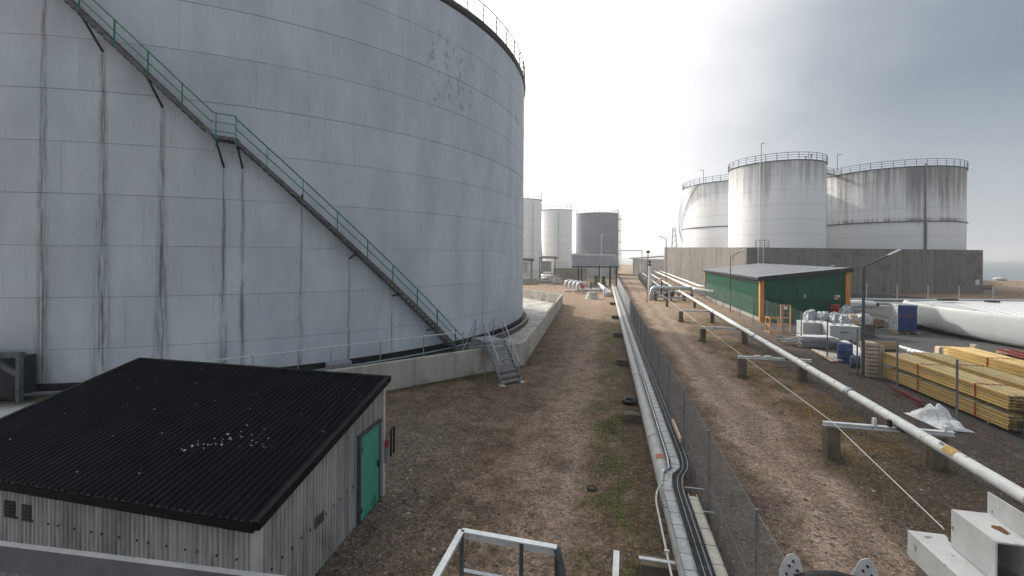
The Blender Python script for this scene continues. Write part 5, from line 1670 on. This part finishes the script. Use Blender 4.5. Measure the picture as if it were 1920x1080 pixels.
MB().box(q - NV * .92 - DV * .04 + Vector((0, 0, .72)), (.2, .05, .5), -RB).build('end_board', 'wood_pale', bc)
q = P(1640, 614)
bx2 = thing('open_crate', q, 'small slatted wooden crate on the asphalt near the white lines', 'crate')
for j in range(3):
    MB().bar(q - NV * .75 + Vector((0, 0, .2 + .22 * j)), q + NV * .75 + Vector((0, 0, .2 + .22 * j)), .04, .18).build('slat', 'wood_raw', bx2)
MB().box(q + DV * .5 + Vector((0, 0, .35)), (1.46, .9, .62), -RB).build('box', 'wood_old', bx2)
# yellow formwork beams
bm = MB()
def isec(L):
    hw, ht, fl, wb = .10, .04, .036, .012
    sec = [(-hw, -ht), (-hw + fl, -ht), (-hw + fl, -wb), (hw - fl, -wb), (hw - fl, -ht), (hw, -ht), (hw, ht), (hw - fl, ht), (hw - fl, wb), (-hw + fl, wb), (-hw + fl, ht), (-hw, ht)]
    return sec
def beam_bundle(p0, p1, layers, cols, z0, label, gap=.0):
    p0, p1 = Vector(p0), Vector(p1)
    d = (p1 - p0)
    L = d.length
    d.normalize()
    nr = Vector((d.y, -d.x, 0))
    if nr.x < 0:
        nr = -nr
    b_ = thing('beam_bundle', p0, label, 'beams', 'bundles of yellow formwork beams')
    m = MB()
    sec = isec(L)
    m.ext([p0 + nr * x + Vector((0, 0, z)) for x, z in sec], d * L)
    rs = random.Random(int(L * 100) + cols)
    first = None
    for j in range(layers):
        for i in range(cols):
            off = nr * (.1 + i * .204) + Vector((0, 0, z0 + .04 + j * .108)) + d * rs.uniform(-.05, .05)
            if first is None:
                first = m.build('beam', 'beam_yellow', b_); first.location = off
                first.data.materials.append(MAT['beam_web'])
                for pl in first.data.polygons:
                    if abs(pl.normal.z) > .5: pl.material_index = 1
            else:
                share(first, b_, off)
    for t_ in (.12, .88):
        q_ = p0 + d * (L * t_)
        MB().bar(q_ + Vector((0, 0, z0 - .05)), q_ + nr * (cols * .204) + Vector((0, 0, z0 - .05)), .1, .095).build('spacer', 'wood_old', b_)
    ztop = z0 + layers * .108 - .025
    for t_ in (.36, .8):
        q_ = p0 + d * (L * t_)
        m = MB()
        m.bar(q_ - nr * .012 + Vector((0, 0, z0)), q_ - nr * .012 + Vector((0, 0, ztop + .01)), .012, .07, d)
        m.bar(q_ + Vector((0, 0, ztop + .012)), q_ + nr * (cols * .204) + Vector((0, 0, ztop + .012)), .06, .01)
        m.build('strap', 'red_paint', b_)
    return b_
y0, y1 = P(1655, 711), P(1891, 815)
beam_bundle(y0, y1, 5, 5, .16, 'lower yellow beam bundle nearest the fence')
beam_bundle(y0 + Vector((0, 0, 0)), y1 + Vector((0, 0, 0)), 5, 5, .88, 'upper yellow beam bundle nearest the fence, laid on the lower one')
o2 = NV * 1.5 + DV * .3
beam_bundle(y0 + o2, y1 + o2 + DV * -.6, 6, 5, .16, 'lower yellow beam bundle in the middle row')
beam_bundle(y0 + o2, y1 + o2 + DV * -.6, 5, 5, .92, 'upper yellow beam bundle in the middle row')
o3 = NV * 4.0 + DV * 2.2
beam_bundle(y0 + o3, y1 + o3 + DV * -.6, 6, 6, .16, 'lower yellow beam bundle in the row farthest from the fence')
beam_bundle(y0 + o3, y1 + o3 + DV * -.6, 5, 6, .94, 'upper yellow beam bundle in the row farthest from the fence')
o4 = NV * 2.75 + DV * 1.0
beam_bundle(y0 + o4, y1 + o4 + DV * -.6, 6, 5, .16, 'low yellow beam bundle between the middle and far rows')
# dark lump standing in for the dark ends of the beams
nt = P(1905, 822)
film_lump(nt + NV * .75 - DV * .1, 1.1, .8, 1.3, 4.4, 'beam_end_lump', 'dark lump for the beam ends at the near end of the yellow beams', 'rubber', 'lump')
# red steel beams
for i, (pa_, pb_, z, lab) in enumerate(((P(1672, 730), P(1728, 762), .12, 'dark red steel beam lying under the yellow beams by the white sacking'), (P(1870, 668), P(1935, 686), .42, 'dark red steel beams stacked at the right edge'))):
    rbm = thing('red_beam', pa_, lab, 'beam')
    for j in range(1 if i == 0 else 4):
        a, b = pa_ + NV * .3 * j + Vector((0, 0, z - .1 * (j % 2))), pb_ + NV * .3 * j + Vector((0, 0, z - .1 * (j % 2)))
        m = MB()
        m.bar(a + Vector((0, 0, .09)), b + Vector((0, 0, .09)), .18, .02)
        m.bar(a - Vector((0, 0, .09)), b - Vector((0, 0, .09)), .18, .02)
        m.bar(a, b, .015, .18)
        m.build('beam', 'red_steel', rbm)
    if i:
        for t_ in (.1, .6):
            c_ = pa_.lerp(pb_, t_) + NV * .4
            MB().box(Vector((c_.x, c_.y, .09)), (1.6, .3, .16), -RB).build('trestle', 'wood_old', rbm)
# crumpled white sacking
tb = P(1757, 793)
m = MB()
n1, n2 = 30, 18
vs = []
for j in range(n2):
    for i in range(n1):
        u, v = i / (n1 - 1) - .5, j / (n2 - 1) - .5
        e = max(0, 1 - (u * 2) ** 2) * max(0, 1 - (v * 2) ** 2)
        hgt = (.22 + .75 * abs(mnoise.noise((u * 5 + 2, v * 5, 1.0))) + .45 * max(0, mnoise.noise((u * 2.2, v * 2.4, 7)))) * e ** .5
        p = tb + NV * (u * .2 + v * 1.0 + .12 * mnoise.noise((u * 4, v * 4, 3))) - DV * (u * 1.7 + .15 * mnoise.noise((u * 4, v * 4, 9)))
        vs.append((p.x, p.y, .03 + hgt * (1.0 if u < .1 else .6)))
m.add(vs, [(j * n1 + i, j * n1 + i + 1, (j + 1) * n1 + i + 1, (j + 1) * n1 + i) for j in range(n2 - 1) for i in range(n1 - 1)])
tag(m.build('sacking', 'tarp', at_base=tb), 'crumpled white woven sacking at the foot of the yellow beams', 'sack')
# small pale blocks behind the beams
for i, (px, py, s, mt, lab) in enumerate(((1765, 655, (.5, .4, .45), 'wood_pale', 'pale wooden block on end behind the yellow beams'), (1781, 657, (.8, .5, .35), 'tarp', 'white wrapped block beside the pale wooden block'),
                                        (1826, 652, (.3, .3, .5), 'wood_pale', 'small pale upright box behind the far yellow beams'), (1880, 660, (1.6, .5, .35), 'wood_raw', 'brown plank box behind the far yellow beams at the right'))):
    q = P(px, py + 9)
    bl = thing('timber_block', q, lab, 'block')
    MB().box(q + Vector((0, 0, s[2] / 2)), s, -RB + .3 * i).build('box', mt, bl, bevel=.03)
    MB().box(q + Vector((0, 0, s[2] + .02)), (s[0] * .8, s[1] * .8, .04), -RB + .3 * i).build('lid', mt, bl)
lt = thing('lagging_bundle', P(1705, 660), 'bundle of silver tubes lying behind the yellow beams', 'tubes')
for i in range(6):
    a, b = P(1684 + 4 * i, 648 + 1.2 * i, .5 + .05 * (i % 2)), P(1706 + 8 * i, 660 + 1.0 * i, .5 + .05 * (i % 2))
    MB().tube([a, b], .07, 8).build('tube', 'pale_galv', lt, True)
# blue wrapped pallet
q = P(1701, 626)
bpz = thing('wrapped_pallet', q, 'tall blue wrapped load on a pallet beside the white hull', 'pallet')
MB().box(q + DV * .5 + Vector((0, 0, 1.25)), (1.35, 1.1, 2.1), -RB).build('load', 'blue_paint', bpz, bevel=.04)
MB().box(q + DV * .5 + Vector((0, 0, 2.33)), (1.40, 1.15, .12), -RB).build('top_film', 'clear_film', bpz, bevel=.03)
for x in (-.35, .15, .45):
    MB().bar(q + NV * x - DV * .06 + Vector((0, 0, .2)), q + NV * x - DV * .06 + Vector((0, 0, 2.3)), .02, .012, DV).build('strap', 'black_steel', bpz)
MB().bar(q - NV * .68 - DV * .065 + Vector((0, 0, 1.45)), q + NV * .68 - DV * .065 + Vector((0, 0, 1.45)), .012, .06).build('red_band', 'red_paint', bpz)
MB().box(q - NV * .69 + DV * .5 + Vector((0, 0, 1.25)), (.03, 1.12, 2.1), -RB).build('side_film', 'clear_film', bpz)
pallet(q + DV * .5, 1.5, 1.25, -RB, bpz)
# white covered roll on the asphalt
q = P(1610, 576)
rl = thing('covered_roll', q, 'long white covered roll lying on the asphalt behind the green building', 'roll')
MB().tube([q - NV * 1.9 + Vector((0, 0, .42)), q - NV * 1.5 + Vector((0, 0, .45)), q + Vector((0, 0, .5)), q + NV * 1.5 + Vector((0, 0, .42)), q + NV * 1.75 + Vector((0, 0, .4))], [.28, .38, .42, .38, .3], 12).build('roll', 'tarp', rl, True)
MB().tube([q + NV * 1.7 + Vector((0, 0, .4)), q + NV * 2.1 + Vector((0, 0, .4))], .24, 10).build('end_cap', 'rubber', rl, True)

# ------------------------------------------------------------------ white moulded shell, right edge
hu = thing('hull_shell', P(1800, 640), 'large white moulded hull shell with ribs, cut by the right edge', 'hull')
near = [Vector((35.9, 22.0, 0)), Vector((35.3, 25.5, 0)), Vector((34.83, 29.0, 0)), Vector((34.5, 31.6, 0)), Vector((34.4, 34.0, 0)), Vector((34.9, 36.6, 0)), Vector((35.9, 38.9, 0)), Vector((37.2, 40.3, 0)), Vector((40, 41.2, 0)),
        Vector((45, 41.3, 0)), Vector((50, 41.2, 0)), Vector((56, 41, 0)), Vector((62, 40.5, 0))]
def smooth_path(pts, n=5):
    out = []
    for i in range(len(pts) - 1):
        p0, p1, p2, p3 = pts[max(i - 1, 0)], pts[i], pts[i + 1], pts[min(i + 2, len(pts) - 1)]
        for k in range(n):
            t = k / n
            out.append(.5 * ((2 * p1) + (p2 - p0) * t + (2 * p0 - 5 * p1 + 4 * p2 - p3) * t * t + (3 * p1 - p0 - 3 * p2 + p3) * t ** 3))
    return out + [pts[-1]]
hp_ = smooth_path(near)
cen = Vector((50, 30, 0))
prof = [(0.0, 2.16), (.04, 2.27), (.16, 2.29), (.26, 2.22), (.27, 1.6), (.27, 1.6)]   # inward offset, height: rim and inner wall
outer = [(1.8, .06), (.7, .06), (.30, .13), (.10, .34), (.02, .8), (-.03, 1.4), (-.03, 1.95), (0.0, 2.16)]
full = outer + prof[1:5]
m = MB()
vs = []
for i, p in enumerate(hp_):
    a, b = hp_[max(i - 1, 0)], hp_[min(i + 1, len(hp_) - 1)]
    d = (b - a).normalized()
    nin = Vector((d.y, -d.x, 0))
    if nin.dot(cen - p) < 0:
        nin = -nin
    tilt = .55 * min(1, max(0, (p.y - 34.5) / 4)) * min(1, max(0, (40.5 - p.x) / 2.5))
    for o, z in full:
        lift = .42 * min(1, max(0, (p.y - 30) / 9))       # the nose stands clear of the ground
        vs.append(p + nin * (o - tilt * max(0, min(1, (2.1 - z) / 1.5))) + Vector((0, 0, z + lift * max(0, 1 - z / 2.2))))
k = len(full)
m.add(vs, [(i * k + j, (i + 1) * k + j, (i + 1) * k + j + 1, i * k + j + 1) for i in range(len(hp_) - 1) for j in range(k - 1)])
m.build('shell', 'gelcoat', hu, True)
# deck inside with raised planking strips
dk = [p + (cen - p).normalized() * .3 + Vector((0, 0, 2.10)) for p in hp_]
m = MB()
m.add([tuple(q) for q in dk] + [(62, 22, 2.10)], [tuple(range(len(dk) + 1))])
m.build('deck', 'gelcoat', hu)
rd = Vector((.50, .866, 0)).normalized()
rn = Vector((rd.y, -rd.x, 0))
for i in range(11):
    st0 = Vector((36.2, 31.0, 0)) + rn * (i * .78 - .2)
    a, b = st0 - rd * (3.5 if i > 2 else .5), st0 + rd * 20
    # trim strip to the hull outline
    while b.y > 41.0 or b.x > 61:
        b -= rd * .2
    while a.y < 22.6 or a.x < 35.5 + .3 * max(0, a.y - 35):
        a += rd * .2
    m = MB()
    m.bar(a + Vector((0, 0, 2.12)), b + Vector((0, 0, 2.05)), .16, .12)
    m.build('rib', 'gelcoat', hu, bevel=.03)
for i in (10, 17, 24):
    p = hp_[i]
    MB().bar(p + Vector((.25, .0, 2.12)), p + Vector((1.5, .5, 2.12)), .10, .22).build('cross_frame', 'gelcoat', hu, bevel=.02)
for a, b in ((P(1762, 562, 2.35), P(1792, 562, 2.35)), (P(1851, 565, 2.2), P(1869, 565, 2.2))):
    MB().bar(a, b, .5, .16).build('dark_fitting', 'rubber', hu)
for px, py in ((1763, 624), (1800, 634)):
    q = P(px, py)
    MB().box(q + NV * .5 + Vector((0, 0, .16)), (.5, .4, .3), -RB).build('chock', 'wood_old', hu)
MB().box((48, 32, .35), (8, 8, .5)).build('keel_block', 'wood_old', hu)
# rubble at the wall end, boulder on the shore
rs = random.Random(21)
for i in range(5):
    q = P(1838 + i * 4.5, 541 + rs.uniform(-2, 3))
    m = MB()
    sz_ = rs.uniform(.5, .95)
    m.lathe((0, 0, 0), [(.01, -.3), (.7, -.25), (1.0, .1), (.6, .55), (.01, .7)], 7)
    m.v = [q + Vector((v[0] * sz_ * rs.uniform(.8, 1.3), v[1] * sz_, v[2] * sz_ * rs.uniform(.7, 1.2) + .1)) for v in m.v]
    tag(m.build('boulder', 'concrete_post', at_base=q), 'dark boulder at the right end of the concrete wall, %s from the left' % ORD[i].replace('nearest', 'first'), 'boulder', 'boulders at the wall end')
q = Vector((at(1874, 524, 103).x, 103, 1.0))
m = MB().lathe((0, 0, 0), [(.01, -.2), (.9, -.1), (1.0, .25), (.7, .6), (.01, .75)], 9)
m.v = [q + Vector((v[0] * 1.5, v[1], v[2])) for v in m.v]
tag(m.build('shore_boulder', 'stone_pale', at_base=q), 'single pale boulder on the sandy shore at the right', 'boulder')

# ================================================================== loose stones, dry grass, moss
rs = random.Random(4)
def blocked(p):
    a, b = (p - A).dot(sn), (p - A).dot(sd)
    if -.2 < a < SWD + .2 and -.2 < b < SL + .2:
        return True
    if (p - bp[1]).dot(nrm) > -.1 and p.x < bp[2].x and p.y < 40:
        return True
    dd = (bp[3] - bp[2]).normalized()
    return (p - bp[2]).dot(Vector((-dd.y, dd.x, 0))) > -.1 and p.y > 24
m = MB()
cnt = 0
while cnt < 15000:
    Y = 5.0 + 24 * rs.random() ** 1.6
    u = rs.uniform(-13, 12)
    p = Vector((0, Y, 0)) + Vector((u, 0, 0))
    if abs(p.x / Y) > 1.22 or blocked(p):
        continue
    if mnoise.noise((p.x * .35, p.y * .35, 2)) + rs.uniform(-.35, .35) < 0:
        continue
    s = .013 + .026 * rs.random() ** 3 + (.03 * rs.random() if rs.random() < .015 else 0)
    if p.x < -.5 and p.y < 15 and rs.random() < .35:
        s *= 1.6
    ca, sa = math.cos(rs.uniform(0, 6)), math.sin(rs.uniform(0, 6))
    ax, ay, az = s * rs.uniform(.8, 1.6), s * rs.uniform(.7, 1.2), s * rs.uniform(.5, .9)
    vs = [(p.x + ax * ca, p.y + ax * sa, az * .4), (p.x - ay * sa, p.y + ay * ca, az * .3), (p.x - ax * ca, p.y - ax * sa, az * .4), (p.x + ay * sa, p.y - ay * ca, az * .2), (p.x, p.y, az), (p.x, p.y, -.01)]
    m.add(vs, [(0, 1, 4), (1, 2, 4), (2, 3, 4), (3, 0, 4), (1, 0, 5), (2, 1, 5), (3, 2, 5), (0, 3, 5)])
    cnt += 1
tag(m.build('gravel', 'scatter_stone'), 'loose pale and brown gravel stones on the ground', 'gravel', kind='stuff')
def blades(name, mat, n, pick, h0, h1, label, cat):
    m = MB()
    k = 0
    while k < n:
        p = pick()
        if p is None or blocked(p):
            continue
        for _ in range(rs.randint(5, 11)):
            q = p + Vector((rs.gauss(0, .09), rs.gauss(0, .09), 0))
            a = rs.uniform(0, 6.28)
            h = rs.uniform(h0, h1)
            w = .006
            d = Vector((math.cos(a), math.sin(a), 0))
            m.add([q - d.cross(Vector((0, 0, 1))) * w, q + d.cross(Vector((0, 0, 1))) * w, q + d * h * rs.uniform(.3, 1.1) + Vector((0, 0, h))], [(0, 1, 2)])
            k += 1
    return tag(m.build(name, mat), label, cat, kind='stuff')
def pick_dry():
    v, u = 6 + 40 * rs.random() ** 1.4, rs.uniform(6.6, 11.8)
    if mnoise.noise((u * .5, v * .3, 5)) + rs.uniform(-.3, .3) < .02:
        return None
    return W(u, v)
weed_spots = [Vector((X, Y, 0)) + NV * o for X, Y in sup for o in (0, 2.75)] + [LP(y, -.7) for y in (8.15, 15.9, 24.2)] + [p for p in yf[1:9]] + [LP(y, .72) for y in fy[1:8]]
def pick_weed():
    q = rs.choice(weed_spots)
    a = rs.uniform(0, 6.28)
    return q + Vector((math.cos(a), math.sin(a), 0)) * rs.uniform(.12, .42)
blades('weeds', 'scatter_grass', 3200, pick_weed, .07, .24, 'upright dry weed stalks round post and support feet', 'weeds')
blades('dry_grass', 'scatter_grass', 16000, pick_dry, .02, .12, 'thin brown dry grass under the white pipeline', 'grass')
def pick_moss():
    c_ = rs.random()
    if c_ < .5:
        v, u = rs.uniform(6.5, 19), rs.gauss(.25, .4)
    elif c_ < .75:
        t_ = rs.random()
        q = bp[1].lerp(bp[2], t_) - nrm * abs(rs.gauss(.15, .25))
        return q
    elif c_ < .9:
        q = bp[2].lerp(bp[3], rs.random() ** 2) + Vector((abs(rs.gauss(.2, .3)), 0, 0))
        return Vector((q.x, q.y, 0))
    else:
        return sq(-abs(rs.gauss(.1, .12)) - .2, rs.uniform(0, SL), 0)
    if mnoise.noise((u * .8, v * .6, 8)) + rs.uniform(-.3, .3) < 0:
        return None
    return W(u, v)
blades('moss_tufts', 'scatter_moss', 11000, pick_moss, .012, .075, 'low green moss and grass tufts on the gravel', 'grass')

# ================================================================== haze
m = MB()
m.box((500, 1800, 15.5), (6900, 4700, 35.0))
hb = m.build('haze', 'galv')
hb.data.materials.clear()
hm = bpy.data.materials.new('haze')
hm.use_nodes = True
ht = hm.node_tree
for n in list(ht.nodes):
    ht.nodes.remove(n)
ho = ht.nodes.new('ShaderNodeOutputMaterial')
hv = ht.nodes.new('ShaderNodeVolumePrincipled')
hv.inputs['Color'].default_value = (.93, .95, .97, 1)
hv.inputs['Density'].default_value = 0.0009
hv.inputs['Anisotropy'].default_value = .45
ht.links.new(hv.outputs[0], ho.inputs['Volume'])
hb.data.materials.append(hm)
tag(hb, kind='stuff')
S.cycles.volume_bounces = 0
S.cycles.max_bounces = 4
S.cycles.diffuse_bounces = 2
S.cycles.glossy_bounces = 2
S.cycles.use_denoising = True
S.cycles.use_adaptive_sampling = True
S.cycles.adaptive_threshold = 0.02
